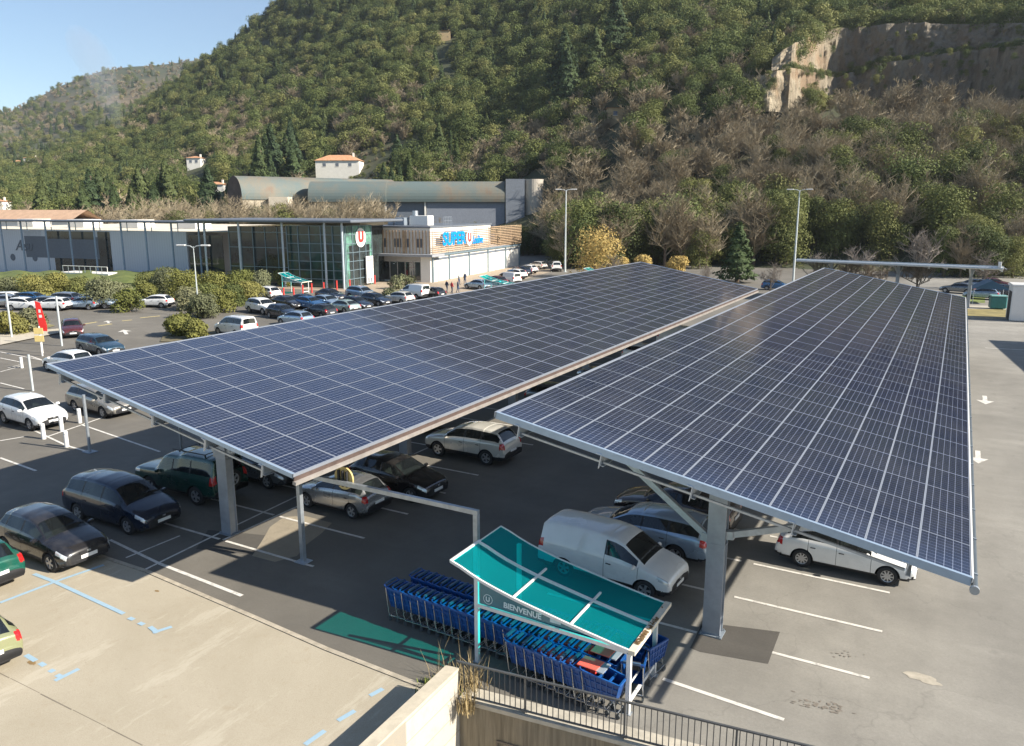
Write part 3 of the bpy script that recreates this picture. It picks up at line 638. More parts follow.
K('suv',4.5,1.68,1.84,(1.38,-1.3),.36,[(2.25,.66,.56,.60,.72),(2.23,.78,.60,.70,.80),(2.17,.88,.66,.79,.88),(2.0,.95,.70,.86,.95),(1.65,1.02,.74,.93,.98),(1.15,1.09,.75,1.0,1),(.50,1.53,.61,1.03,1),(.2,1.60,.61,1.04,1),(-.4,1.66,.61,1.06,1),(-1.3,1.62,.60,1.09,1),(-1.75,1.55,.58,1.11,.99),(-2.08,1.17,.66,1.08,.95),(-2.18,1.05,.68,.96,.93),(-2.23,.84,.66,.75,.9),(-2.25,.68,.62,.6,.86)],1.15,.50,-1.75,-2.08,[-.1,-1.0],.30,clad=True)
K('offroad',4.55,1.90,1.80,(1.35,-1.22),.38,[(2.27,.80,.66,.74,.84),(2.26,.95,.70,.88,.88),(2.20,1.06,.72,.98,.93),(2.0,1.10,.74,1.02,.97),(1.6,1.13,.76,1.05,1),(1.0,1.18,.76,1.08,1),(.62,1.72,.66,1.10,1),(.4,1.80,.66,1.10,1),(-.2,1.82,.66,1.10,1),(-.45,1.90,.66,1.11,1),(-1.9,1.90,.66,1.12,1),(-2.12,1.86,.65,1.12,.99),(-2.19,1.20,.70,1.12,.97),(-2.22,.95,.70,.86,.96),(-2.25,.72,.66,.64,.94)],1.0,.62,-2.12,-2.19,[.02,-.95],.38)
K('van',4.4,1.82,1.82,(1.45,-1.25),.33,[(2.2,.62,.56,.56,.72),(2.19,.74,.60,.67,.80),(2.12,.85,.66,.76,.88),(1.95,.94,.70,.85,.95),(1.7,1.03,.73,.93,.98),(1.40,1.12,.74,1.0,1),(.66,1.66,.64,1.04,1),(.4,1.76,.64,1.05,1),(-.1,1.82,.65,1.08,1),(-1.3,1.83,.65,1.10,1),(-1.98,1.80,.64,1.10,.99),(-2.10,1.72,.63,1.10,.985),(-2.16,1.15,.70,1.06,.97),(-2.18,.9,.70,.82,.96),(-2.2,.66,.66,.58,.94)],1.40,.66,-2.10,-2.16,[.12],vanpanel=True,clad=True)
K('mpv_box',4.3,1.80,1.80,(1.42,-1.25),.33,KINDS['van']['keys'],1.40,.66,-2.10,-2.16,[.12,-.95])
KINDS['mpv_box']['L']=4.4
def lerp(a,b,f): return a+(b-a)*f
TS=[0,.35,.7,1.0,1.35,1.6,1.8,1.92,2.0,2.10,2.3,2.6,2.88,3.0,3.12,3.4,3.7,4.0,4.2,4.4,4.6,4.8,5.0,5.2,5.45,5.7,6.0]
def car_meshes(kind):
    k=KINDS[kind]; keys=k['keys']; W2=k['W']/2; zs=k['bott']
    rows=[]
    marks=sorted(set([k['cowl'],k['rf'],k['rr'],k['gb']]))
    # resample by arc length
    st=[]
    for a,b in zip(keys[:-1],keys[1:]):
        L=math.hypot(a[0]-b[0],(a[1]-b[1])*.8); n=max(1,int(math.ceil(L/.055)))
        for i in range(n): st.append(tuple(lerp(p,q,i/n) for p,q in zip(a,b)))
    st.append(keys[-1])
    extra=[]
    for p in k['pill']: extra+= [p-.035,p-.007,p+.007,p+.035]
    extra+=[k['cowl']-.187,k['cowl']-.173]
    st=np.array(st); 
    for e in extra:
        i=np.searchsorted(-st[:,0],-e); 
        if 0<i<len(st):
            a,b=st[i-1],st[i]; f=(a[0]-e)/(a[0]-b[0]+1e-9); st=np.insert(st,i,a+(b-a)*f,axis=0)
    # smooth columns 1..4 except around marks lightly
    sm=st.copy()
    for it in range(2):
        t=sm.copy(); sm[1:-1,1:]=(t[:-2,1:]+2*t[1:-1,1:]+t[2:,1:])/4
    st=sm
    n=len(st); m=len(TS); V=np.zeros((n,m,3))
    for i,(x,zt,wt,zb,fw) in enumerate(st):
        wm=W2*fw; cab=(k['gb']-.02<x<k['cowl']+.02)
        drop=.035 if not cab else .05
        zr=zt-drop; wt_=min(wt,wm-.06); zb_=min(zb,zr-.02)
        f=0.0
        zl=zs+(.06 if abs(x)>k['L']/2-.25 else 0)
        zm=zl+(zb_-zl)*.72
        P=[(0,zt+.012),(wt_*.62,zt+.004),(wt_,zr),(wm-.035,zb_),(wm,zm),(wm-.012,zl+.16 if zb_-zl>.25 else zl+(zb_-zl)*.3),(wm-.06,zl)]
        pts=[]
        for t in TS:
            j=min(5,int(t)); f=t-j; pts.append((lerp(P[j][0],P[j+1][0],f),lerp(P[j][1],P[j+1][1],f)))
        pts=np.array(pts)
        for it in range(2):
            q=pts.copy(); pts[1:-1]=(q[:-2]+2*q[1:-1]+q[2:])/4
        V[i,:,0]=x; V[i,:,1]=pts[:,0]; V[i,:,2]=pts[:,1]
    body=MB(); glassW=MB(); glassR=MB(); sides={}; head={1:MB(),-1:MB()}; tail={1:MB(),-1:MB()}
    wr=k['wr']; Ra=wr+.055; wcs=[(wb,wr) for wb in k['wb']]
    Tm=[(TS[j]+TS[j+1])/2 for j in range(m-1)]
    frontx=k['L']/2
    for s in (1,-1):
        P=V.copy(); P[:,:,1]*=s
        # wheel arch cutting
        dele=np.zeros((n-1,m-1),bool)
        for wx,_ in wcs:
            for i in range(n-1):
                for j in range(m-1):
                    if Tm[j]<3.0: continue
                    c=(P[i,j]+P[i+1,j]+P[i,j+1]+P[i+1,j+1])/4
                    if math.hypot(c[0]-wx,c[2]-wr)<Ra: dele[i,j]=True
            for i in range(n):
                for j in range(m):
                    ad=[dele[a,b] for a in (i-1,i) for b in (j-1,j) if 0<=a<n-1 and 0<=b<m-1]
                    if any(ad) and not all(ad):
                        dx,dz=P[i,j,0]-wx,P[i,j,2]-wr; r=math.hypot(dx,dz)
                        if r<Ra*1.35 and r>.05 and P[i,j,2]>zs+.01: P[i,j,0]=wx+dx/r*Ra; P[i,j,2]=wr+dz/r*Ra
        def emit(mb,i,j,mi=0,off=0):
            q=[P[i,j],P[i+1,j],P[i+1,j+1],P[i,j+1]]
            if s<0: q=q[::-1]
            mb.add(q,[(0,1,2,3)],mi)
        for i in range(n-1):
            xm=(P[i,3,0]+P[i+1,3,0])/2; 
            for j in range(m-1):
                if dele[i,j]: continue
                t=Tm[j]; c=(P[i,j]+P[i+1,j+1])/2
                # windscreen
                if k['rf']+.03<xm<k['cowl']-.05 and t<1.86: emit(glassW,i,j); continue
                if xm<k['rr']-.01 and xm>k['gb']+.005 and t<1.75 : emit(glassR,i,j); continue
                if 2.08<t<2.9 and (k['gb']+.16 if not k['vanpanel'] else .12)<xm<k['cowl']-.22:
                    zc=P[i,8,2]-P[i,13,2]
                    if zc>.13:
                        seg=0; pil=False
                        for p in k['pill']:
                            if abs(xm-p)<.034: pil=True
                            if xm<p: seg+=1
                        if not pil:
                            sides.setdefault((s,seg),MB()); emit(sides[(s,seg)],i,j); continue
                        else: emit(body,i,j,1); continue
                # lights
                if xm>frontx-.42 and xm<frontx-.05 and .55*W2<abs(c[1]) and P[i,8,2]-.15<c[2]<P[i,8,2]-.035 and t>1.9 and abs(c[1])>.50*W2: emit(head[s],i,j); continue
                if xm<-frontx+.24 and abs(c[1])>.72*W2 and .50*k['H']<c[2]<.66*k['H'] and t>1.9: emit(tail[s],i,j); continue
                mi=0
                if c[2]<zs+.10 or (k['clad'] and c[2]<zs+.2): mi=1
                if xm>frontx-.10 and abs(c[1])<.40*W2 and c[2]<.62*0+zs+.33 and t>4: mi=1
                if xm<-frontx+.1 and c[2]<zs+.16: mi=1
                # door shut lines
                for p in list(k['pill'])+[k['cowl']-.18]:
                    if 2.9<t<5.4 and abs(xm-p)<.006: mi=1
                emit(body,i,j,mi)
        # arch flange: inner dark lip
        for wx,_ in wcs:
            yo=s*(W2-.02); yi=s*(W2-.32); N=18
            ang=[math.pi*(-.06+1.12*a/N) for a in range(N+1)]
            pts=[(wx+Ra*math.cos(a),wr+Ra*math.sin(a)) for a in ang]
            vs=[(x,yo,z) for x,z in pts]+[(x,yi,z) for x,z in pts]
            body.add(vs,[(a,a+1,N+2+a,N+1+a) for a in range(N)],2)
            body.add([(wx,yi,wr)]+[(x,yi,z) for x,z in pts],[(0,a+1,a+2) for a in range(N)],2)
    # end caps
    for i,sg in ((0,1),(n-1,-1)):
        ring=[V[i,j] for j in range(m)]; pts=[(p[0],p[1],p[2]) for p in ring]+[(p[0],-p[1],p[2]) for p in ring[::-1][:-1]]
        body.add(pts,[tuple(range(len(pts)))],1)
    body.box((0,0,zs+.02),(k['L']-.35,k['W']-.25,.03),mi=2)
    meshes={}
    meshes['body']=body.mesh('body',[M_white,M_black,M_dark],smooth=True,fixn=False)
    bmx=bmesh.new(); bmx.from_mesh(meshes['body']); bmesh.ops.remove_doubles(bmx,verts=bmx.verts,dist=.0008); bmesh.ops.recalc_face_normals(bmx,faces=bmx.faces); bmx.to_mesh(meshes['body']); bmx.free()
    def gm(mb,nm,mat):
        me=mb.mesh(nm,mat,smooth=True); b=bmesh.new(); b.from_mesh(me); bmesh.ops.remove_doubles(b,verts=b.verts,dist=.0008); bmesh.ops.recalc_face_normals(b,faces=b.faces); b.to_mesh(me); b.free(); return me
    meshes['windscreen']=gm(glassW,'windscreen',M_carglass); meshes['rear_window']=gm(glassR,'rear_window',M_carglass)
    meshes['sides']=[gm(mb,'side_window',M_carglass) for mb in sides.values() if mb.f]
    meshes['head']=[gm(mb,'headlight',M_head) for mb in head.values() if mb.f]; meshes['tail']=[gm(mb,'tail_light',M_tail) for mb in tail.values() if mb.f]
    # interior
    m_=MB(); sx=.05; zf=zs+.1; c=k['rf']
    for y in (-.36,.36):
        m_.box((c-.30,y,zf+.28),(.5,.46,.16),bev=.04); m_.box((c-.55,y,zf+.60),(.14,.46,.60),ry=R(-14),bev=.04); m_.box((c-.66,y,zf+.98),(.09,.24,.16),bev=.03)
    m_.box((c-1.15,0,zf+.28),(.45,1.2,.16),bev=.04); m_.box((c-1.42,0,zf+.58),(.14,1.2,.55),ry=R(-12),bev=.04)
    m_.box(((k['cowl']+c)/2+.0,0,zf+.58),(.5,1.3,.12),bev=.05)
    meshes['interior']=m_.mesh('interior',simple('car_interior',(.16,.15,.14),.8,var=.3))
    # mirrors
    ms=[]
    for s in (1,-1):
        m_=MB(); m_.box((k['cowl']-.30,s*(W2+.06),k['keys'][5][3]+.06),(.12,.2,.13),bev=.035); ms.append(m_.mesh('mirror',[M_white]))
    meshes['mirror']=ms
    pz=zs+.22
    m_=MB(); m_.box((frontx+.006,0,pz),(.012,.52,.11)); pf=m_.mesh('number_plate',M_plate); m_=MB(); m_.box((-frontx-.006,0,pz+.28 if kind in('van','mpv_box') else pz+.16),(.012,.52,.11)); pr=m_.mesh('number_plate',M_plate)
    meshes['plate']=[pf,pr]
    m_=MB(); m_.box((frontx+.003,0,zs+.36),(.02,.62,.09),bev=.009); m_.box((frontx+.018,0,zs+.37),(.012,.13,.07),mi=1,bev=.005); meshes['grille']=m_.mesh('grille',[M_black,M_chrome])
    m_=MB(); zl_=zs+.13
    m_.box((frontx-.035,0,zl_),(.09,k['W']*.52,.12),bev=.03)
    for s in (1,-1): m_.box((frontx-.13,s*k['W']*.37,zl_+.03),(.08,.20,.10),rz=s*R(-28),bev=.02)
    meshes['intake']=m_.mesh('lower_grille',[M_black])
    m_=MB()
    for s in (1,-1):
        for p in list(k['pill'])[:2]: m_.box((p+.16,s*(W2+.004),np.interp(0,[0,1],[k['keys'][7][3],0])-.12),(.17,.03,.03),bev=.008)
    meshes['handle']=m_.mesh('door_handle',[M_black])
    # wheels
    m_=MB(); m_.lathe([(-.10,wr*.62),(-.105,wr*.9),(-.08,wr*.985),(-.03,wr),(.03,wr),(.08,wr*.985),(.105,wr*.9),(.10,wr*.62)],'Y',28); meshes['tyre']=m_.mesh('wheel',M_rubber,smooth=True)
    m_=MB(); r=wr*.64
    for s in (1,):
        yy=.092
        m_.lathe([(yy-.05,.0),(yy-.05,r*.98)],'Y',20,mi=1); m_.lathe([(yy-.04,r*.86),(yy,r*.9),(yy+.008,r*1.0),(yy-.02,r*1.03)],'Y',28)
        m_.lathe([(yy+.004,0),(yy+.004,r*.2),(yy-.03,r*.26)],'Y',14)
        ns=5 if kind not in('sedan',) else 9
        for a in range(ns):
            th=2*math.pi*a/ns; ca,sa=math.cos(th),math.sin(th); w0,w1=r*.13,r*(.10 if ns==9 else .2)
            q=[(r*.15,-w0),(r*.9,-w1),(r*.9,w1),(r*.15,w0)]
            top=[(x*ca-z*sa,yy,x*sa+z*ca) for x,z in q]; bot=[(x,y-.03,z) for x,y,z in top]
            m_.add(top+bot,[(0,1,2,3),(0,4,5,1),(3,2,6,7)])
    meshes['rim']=m_.mesh('rim',[simple('alloy_rim',(.50,.51,.53),.3,.7,var=.05),M_dark])
    return meshes
CM_={}
def set_mat(o,i,m): o.material_slots[i].link='OBJECT'; o.material_slots[i].material=m
def car(kind,pm,label,loc,rz,group=None,name='parked_car',cat='car',full=True,sc=1.0,rear_glass=True,extras=None):
    if kind not in CM_: CM_[kind]=car_meshes(kind)
    c=CM_[kind]; k=KINDS[kind]
    t=thing(name,label,cat,(loc[0],loc[1],loc[2] if len(loc)>2 else .004),rz,group); t.scale=(sc,sc,sc)
    b=inst('body',c['body'],t); set_mat(b,0,pm)
    inst('windscreen',c['windscreen'],t)
    if rear_glass: inst('rear_window',c['rear_window'],t)
    else:
        o=inst('rear_door',c['rear_window'],t); set_mat(o,0,pm)
    for me in c['sides']: inst('side_window',me,t)
    for me in c['head']: inst('headlight',me,t)
    for me in c['tail']: inst('tail_light',me,t)
    for me in c['plate']: inst('number_plate',me,t)
    for me in c['mirror']: o=inst('mirror',me,t); set_mat(o,0,pm)
    inst('grille',c['grille'],t); inst('lower_grille',c['intake'],t); inst('door_handle',c['handle'],t); inst('interior',c['interior'],t)
    for wx in k['wb']:
        for s in (1,-1):
            wl=inst('wheel',c['tyre'],t,(wx,s*(k['W']/2-.13),k['wr']),(0,rnd.uniform(0,6) if s>0 else rnd.uniform(0,6),0 if s>0 else math.pi)); inst('rim',c['rim'],wl)
    return t
PW=paint('white_paint',(.76,.76,.74)); PB=paint('black_paint',(.012,.012,.015)); PN=paint('dark_navy_paint',(.012,.022,.045),.3); PG=paint('dark_green_paint',(.006,.05,.04),.2)
PS=paint('silver_paint',(.42,.43,.44),.75); PGR=paint('grey_paint',(.16,.175,.19),.6); PGN=paint('green_paint',(.008,.10,.07),.3); PL_=paint('lime_paint',(.27,.28,.15),.3); PBE=paint('beige_grey_paint',(.34,.32,.28),.5)
PBR=paint('dark_red_paint',(.10,.018,.018),.3); PBL=paint('mid_blue_paint',(.03,.12,.28),.4); PSB=paint('pale_blue_paint',(.34,.44,.55),.5); PCR=paint('champagne_paint',(.66,.64,.58),.2); PDB=paint('dark_brown_paint',(.035,.022,.02),.3)
W=R(180)
# --- near cars (front end towards +X when rz=0)
car('hatch',PB,'black hatchback with pale beige sunlit flank parked nose to the concrete pad',(-25.05,13.72,.004),R(-1),sc=1.02)
car('hatch',PGN,'bright green hatchback cut by the left edge of the photo',(-25.62,11.35,.034),W,sc=.98)
car('hatch',PL_,'lime and silver small car with large wraparound tail light',(-21.2,9.0,.034),W+R(-4),sc=.92)
car('minivan',PN,'dark navy minivan under the left solar canopy',(-25.75,16.72),R(1),cat='minivan')
car('offroad',PG,'dark green boxy off-road car with spare wheel on its back',(-25.75,19.75),W+R(2),name='off_road_car',cat='off-road car')
car('estate',PGR,'grey estate car partly hidden behind the left canopy column',(-24.9,22.5),R(-3))
v_=car('hatch',PS,'silver hatchback behind the height limit frame',(-19.5,21.6),W+R(-1),sc=.97); v_.scale=(.9,.95,.97)
car('hatch',paint('gloss_black_paint',(.008,.008,.01)),'glossy black hatchback facing right beside the silver one',(-18.75,24.05),R(-2),sc=1.01)
car('suv',PCR,'champagne crossover with red tail light between the two canopies',(-18.55,29.35),W+R(-1),cat='crossover',sc=.97)
v_=car('van',PW,'white panel van next to the trolley shelter',(-8.35,21.25),R(-4),name='parked_van',cat='van',rear_glass=True); v_.scale=(1,1,.91)
car('estate',PSB,'pale blue silver estate behind the white van',(-8.2,23.9),W+R(-2))
car('sedan',PDB,'dark brown saloon half hidden behind the pale estate',(-8.0,26.5),W+R(-2),cat='saloon car')
car('sedan',PW,'white car with multi spoke wheels under the low edge of right canopy',(-2.15,25.55),R(-1),sc=.93)
# hood details on the off roader: spare wheel
t=[o for o in col.objects if o.get('label','').startswith('dark green boxy')][0]
o=inst('spare_wheel',CM_['offroad']['tyre'],t,(-2.36,.05,1.02),(0,0,R(90))); inst('rim',CM_['offroad']['rim'],o)
m=MB(); 
for y in (-.55,.55): m.bb(-1.6,.2,y-.02,y+.02,1.97,2.0)
for x in (-1.5,-.1): m.bb(x-.02,x+.02,-.53,.53,1.96,1.985)
m.bb(-1.5,-1.46,-.5,-.46,1.88,1.97); m.bb(-.12,-.08,-.5,-.46,1.88,1.97); m.bb(-1.5,-1.46,.46,.5,1.88,1.97); m.bb(-.12,-.08,.46,.5,1.88,1.97); m.build('roof_rack',M_black,t)
# cars deep under the canopies (seen through the gap)
for i,(k_,p_,x,y,lb) in enumerate([('hatch',PGR,-18.9,39.2,'grey hatchback in the gap between the canopies'),('estate',PB,-18.8,46.8,'black estate glimpsed between the canopy roofs'),('hatch',PW,-18.9,54.2,'white hatchback glimpsed far between the canopy roofs'),('suv',PN,-24.2,32.0,'navy crossover in the shade of the left canopy'),('hatch',PS,-8.1,31.6,'silver hatchback deep under the right canopy'),('hatch',PBR,-2.6,33.0,'dark red hatchback deep under the right canopy'),('van',PW,-18.6,61.8,'white van parked at the far end of the gap')]):
    car(k_,p_,lb,(x,y),W if i%2 else 0,sc=.97,cat='van' if k_=='van' else 'car')
# --- open car park on the left
def at(px,py,**k): return G(px,py)
car('hatch',PW,'white hatchback with hi-vis vests behind its windscreen',(-41.75,22.7),R(-3),sc=1.05)
car('hatch',PW,'white hatchback cut by the photo edge beside the bollards',(-43.75,19.85),W+R(-3),sc=1.0)
car('estate',PBE,'beige grey estate parked by the corner of left canopy',(-40.9,26.05),R(-3))
car('hatch',PW,'white five door hatchback in front of the yellow sign',(-53.35,31.9),W+R(-2),sc=1.05)
x,y=G(101,353); car('estate',paint('petrol_blue_paint',(.02,.055,.09),.3),'petrol blue estate behind the white five door',(x,y),R(-6))
x,y=G(62,337); car('hatch',PBR,'dark red car driving past the red banner',(x,y+1),R(-30),sc=1.02)
x,y=G(236,335); car('mpv_box',PW,'white boxy family van beside the round hedge',(x,y),W+R(-8),cat='van')
rows=[ # px, py of ground centre, kind, paint, heading deg, label
(266,299,'suv',PW,172,'white crossover nearest the oval teal sign'),
(263,313,'suv',PW,-12,'white crossover with open looking roof behind the white family van'),
(283,318,'hatch',PN,-10,'dark navy hatchback beside the second white crossover'),
(300,306,'hatch',PN,172,'small navy car in the second row of shoppers cars'),
(288,308,'sedan',PB,-8,'black saloon in the second row by the bollards'),
(327,307,'sedan',PSB,-8,'pale blue saloon in the middle of the shop car park'),
(311,309,'hatch',PBL,-8,'mid blue hatchback in front of the pale saloon'),
(296,325,'hatch',PSB,172,'pale mint hatchback just above the left canopy roof edge'),
(331,300,'sedan',PN,-10,'navy saloon in front of the red bollards'),
(320,317,'hatch',PB,172,'black hatchback half hidden by the canopy edge'),
(343,312,'sedan',paint('mint_grey_paint',(.32,.40,.38),.4),170,'grey green saloon at the canopy edge'),
(362,299,'suv',PSB,-10,'pale blue crossover beside the shop entrance'),
(357,309,'hatch',PN,-8,'navy hatchback below the pale blue crossover'),
(376,305,'hatch',PN,-8,'navy hatchback beside the cream one'),
(399,303,'hatch',PCR,172,'cream white hatchback just beyond the canopy edge'),
(414,298,'van',PW,172,'large white van parked before the shop front'),
(431,298,'hatch',PB,172,'black car behind the large white van'),
(478,289,'sedan',PSB,165,'light blue saloon beside the teal shelter near white wall'),
(494,287,'suv',PBR,160,'dark crossover behind the light blue saloon'),
(507,284,'van',PW,165,'white van in the row beside the white wall'),
(514,279,'suv',PW,165,'white crossover in the row beside the white wall'),
(519,276,'suv',PN,165,'navy crossover beyond the white van'),
(527,273,'hatch',PW,165,'white hatchback near the end of the white wall'),
(537,269,'hatch',PCR,165,'cream hatchback parked at the end of shop wall'),
(556,271,'van',PW,120,'white van alone near the tall twin lamp'),
]
for (px,py,k_,p_,hd,lb) in rows:
    x,y=G(px,py); car(k_,p_,lb,(x,y),R(hd),cat='van' if k_=='van' else 'car')
rowL=[(4,305,'hatch',PS),(15,302,'estate',PW),(27,308,'hatch',PW),(35,302,'hatch',PBL),(44,307,'estate',PGR),(54,308,'hatch',PW),(62,304,'suv',PS),(75,303,'hatch',PW),(84,307,'hatch',PSB),(99,306,'suv',PSB),(156,305,'hatch',PW)]
LL=['silver hatchback at the far left of the hedge row','white estate second in the hedge row','white hatchback third in the hedge row','blue hatchback in the hedge row','grey estate in the middle of the hedge row','white hatchback middle of the hedge row','silver crossover in the hedge row','bright white hatchback in the hedge row','pale blue hatchback near the big bush','pale blue crossover next to the big bush','white car showing between the two bushes']
for (px,py,k_,p_),lb in zip(rowL,LL):
    x,y=G(px,py+2); car(k_,p_,lb,(x,y),R(20 if px%2 else -160))
for (px,py,k_,p_,lb,hd) in [(981,299,'hatch',PSB,'pale blue car beyond the lane left of the white cabin',170),(958,293,'sedan',PGR,'grey saloon behind the far right corner of the right canopy',165),(1003,297,'suv',PN,'navy crossover behind the white cabin',10),(1018,294,'hatch',PW,'white hatchback at the far right edge behind the cabin',170),(972,289,'estate',PS,'silver estate in the back row beyond the lane',170),(994,288,'hatch',PBR,'dark red hatchback in the back row beyond the lane',0),(776,290,'hatch',PBL,'blue car beyond the far tip of left canopy',10)]:
    x,y=G(px,py); car(k_,p_,lb,(x,y),R(hd))
# ================================================================== STREET FURNITURE
def lamp(label,base,h,heads,rz=0,r=.09,group='tall street lamps'):
    t=thing('street_lamp',label,'street lamp',(*base,.004),rz,group)
    m=MB(); m.tube([(0,0,0),(0,0,h*.5),(0,0,h)],[r*1.5,r*1.1,r*.7],10); m.tube([(0,0,0),(0,0,.05)],r*3,8); m.build('pole',M_lamp,t)
    n=len(heads)
    for a in heads:
        ca,sa=math.cos(a),math.sin(a)
        m=MB(); m.tube([(0,0,h-.15),(ca*.35,sa*.35,h+.05),(ca*.9,sa*.9,h+.12)],.05,6); m.build('arm',M_lamp,t)
        m=MB(); m.box((ca*1.35,sa*1.35,h+.12),(1.0,.36,.16),rz=a,bev=.05); m.build('lamp_head',M_lampw,t)
    return t
M_lamp=simple('pale_lamp_paint',(.50,.54,.54),.5,.2); M_lampw=simple('lamp_head_white',(.62,.62,.6),.5)
lamp('tall lamp with twin heads beside the end of shop wall',G(565,272),14.0,[R(20),R(200),R(60)],R(0),.12)
lamp('tall pale green lamp between the far ends of the canopies',G(793,282),13.6,[R(10),R(190)],0,.12)
lamp('slender lamp with one twin head among the hedges on the left',G(199,316),7.2,[R(20),R(200)],0,.06)
def post(name,label,cat,base,h,r,mat,group=None,cap=True,tilt=(0,0)):
    t=thing(name,label,cat,(*base,.004),0,group); t.rotation_euler=(tilt[0],tilt[1],0)
    m=MB(); m.tube([(0,0,0),(0,0,h)],r,12); m.build('shaft',mat,t)
    return t
p=post('pole','slim galvanised pole standing on a square plate at the edge of the canopy shadow','pole',G(90,452),2.75,.07,M_steel,)
m=MB(); m.bb(-.3,.3,-.22,.22,.0,.03); m.build('base_plate',M_steeld,p)
post('pole','slim pale pole behind the white hatchback with hi-vis vests','pole',G(33,391),2.3,.07,M_lamp)
post('pole','tall pale pole on the left next to the red banner','pole',G(62,346),4.1,.08,M_lamp)
post('pole','tall pale pole at the left on the pavement edge','pole',G(12,338),4.0,.08,M_lamp)
post('pole','thin dark pole in front of the dark green off-road car','pole',G(184,478),2.9,.05,M_steeld)
MW=simple('bollard_white',(.74,.74,.72),.5,var=.06)
for (px,py),lb in zip([(67,447),(44,439),(62,431),(80,423),(22,368)],['white bollard nearest the canopy shadow','white bollard left of the nearest one, in front of white hatchback','white bollard at the nose of the white hatchback','white bollard at the nose of the beige estate','white bollard alone near the yellow sign']):
    t=thing('bollard',lb,'bollard',(*G(px,py),.004),0,'white bollards'); m=MB(); m.tube([(0,0,0),(0,0,.78)],.10,14); m.build('shaft',MW,t); m=MB(); m.tube([(0,0,.62),(0,0,.68)],.104,14); m.build('band',simple('pale_grey_band',(.5,.5,.5)),t)
RB=[(276,299),(284,298),(294,298),(303,295),(312,293),(324,292),(337,290),(350,289),(375,284),(377,306),(352,307)]
for i,(px,py) in enumerate(RB[:9]):
    t=thing('red_bollard','red post in the line between the parked cars and glass entrance','bollard',(*G(px,py),.004),0,'red posts before the shop entrance'); m=MB(); m.tube([(0,0,0),(0,0,1.25)],.10,8); m.build('shaft',M_red,t); m=MB(); m.tube([(0,0,1.25),(0,0,1.3)],.12,8); m.build('cap',M_red,t)
# banner and yellow sign
x,y=G(43,353)
t=thing('banner','red feather banner with white mark on a white pole','banner',(x,y,.004)); m=MB(); m.tube([(0,0,0),(0,0,1.2),(-.15,0,3.9),(.1,0,4.2)],.04,6); m.build('pole',M_white,t)
fl=Vector((RT[0],RT[1],0))
m=MB(); pts=[(0,1.75),(.55,1.72),(.58,2.2),(.25,3.95),(-.15,4.1),(-.1,3.0)]
m.add([(fl.x*a,fl.y*a,z) for a,z in pts]+[(fl.x*a+.02*fl.y,fl.y*a-.02*fl.x,z) for a,z in pts],[tuple(range(6)),tuple(range(11,5,-1))]+[(i,(i+1)%6,(i+1)%6+6,i+6) for i in range(6)]); b=m.build('flag_cloth',simple('banner_red',(.75,.03,.025),.7,var=.1),t)
m=MB()
for (a,z,w_,h_) in [(.18,3.3,.16,.25),(.2,2.9,.22,.22)]: m.box((fl.x*a+.03*fl.y*-1,fl.y*a-.04,z),(w_,.01,h_),rz=math.atan2(fl.y,fl.x))
m.build('white_mark',M_white,b)
x,y=G(42.5,356); t=thing('yellow_sign','pale yellow double sign board below the red banner','sign',(x,y,.004)); m=MB(); m.tube([(0,0,0),(0,0,2.3)],.06,8); m.build('post',M_white,t)
az=math.atan2(fl.y,fl.x)
for z in (1.35,1.95):
    m=MB(); m.box((0,-.08,z),(.72,.03,.46),rz=az,bev=.01); m.build('board',simple('sign_yellow',(.72,.56,.22),.6,var=.06),t)
# ================================================================== SHOP
TH=R(8.5); ex=Vector((math.cos(TH),math.sin(TH),0)); ey=Vector((-math.sin(TH),math.cos(TH),0))
C0=Vector((-68.45,97.5,0))
def lc(px,py=None,z=0,yl=None):   # local x of pixel column on the line y_local = yl
    d=ray(px,260); A=np.array([[d[0],-ex.x],[d[1],-ex.y]]); o=C0+ey*yl; s=np.linalg.solve(A,np.array([o.x,o.y])); return float(s[1])
def lcy(px,xl):
    d=ray(px,260); A=np.array([[d[0],-ey.x],[d[1],-ey.y]]); o=C0+ex*xl; s=np.linalg.solve(A,np.array([o.x,o.y])); return float(s[1])
M_slat=simple('larch_slats',(.36,.25,.155),.75,var=.3,scale=2); M_clad=simple('white_cladding',(.72,.70,.66),.6,var=.04)
M_pan=NB('pale_metal_cladding'); pp=M_pan.co(); s_=M_pan.n('ShaderNodeSeparateXYZ'); M_pan.l(pp,s_.inputs[0]); rib=M_pan.math('GREATER_THAN',M_pan.math('FRACT',M_pan.math('MULTIPLY',s_.outputs[0],2.0)),.88)
M_pan.base(M_pan.mix(M_pan.math('MULTIPLY',rib,.5),(.55,.58,.62),(.36,.39,.43))).set(Roughness=.5); M_pan=M_pan.m
M_mul=simple('blue_grey_mullion',(.20,.27,.31),.45,.3); M_gslab=simple('dark_grey_roof_slab',(.16,.18,.21),.5,.2); M_bslat=simple('grey_blue_shutter',(.13,.15,.18),.6)
def glassm(name,c,rough=.05):
    b=NB(name); f=b.noise(.6,5,.7,b.pos()); a=b.mix(b.ramp(f,[(.45,0.0),(.6,1.0)]),c,tuple(x*.3+.01 for x in c)); b.base(a).set(Roughness=rough,IOR=1.5,Specular_IOR_Level=.8); return b.m
M_gd=glassm('dark_shop_glass',(.035,.045,.045)); M_gg=glassm('green_shop_glass',(.02,.065,.06)); M_gl=glassm('pale_green_glass',(.16,.34,.27))
S=thing('supermarket','long low supermarket with glass entrance tower and timber slatted right block','shop',(C0.x,C0.y,0),TH)
x1=lc(373,yl=0); LEN2=lcy(521,0)
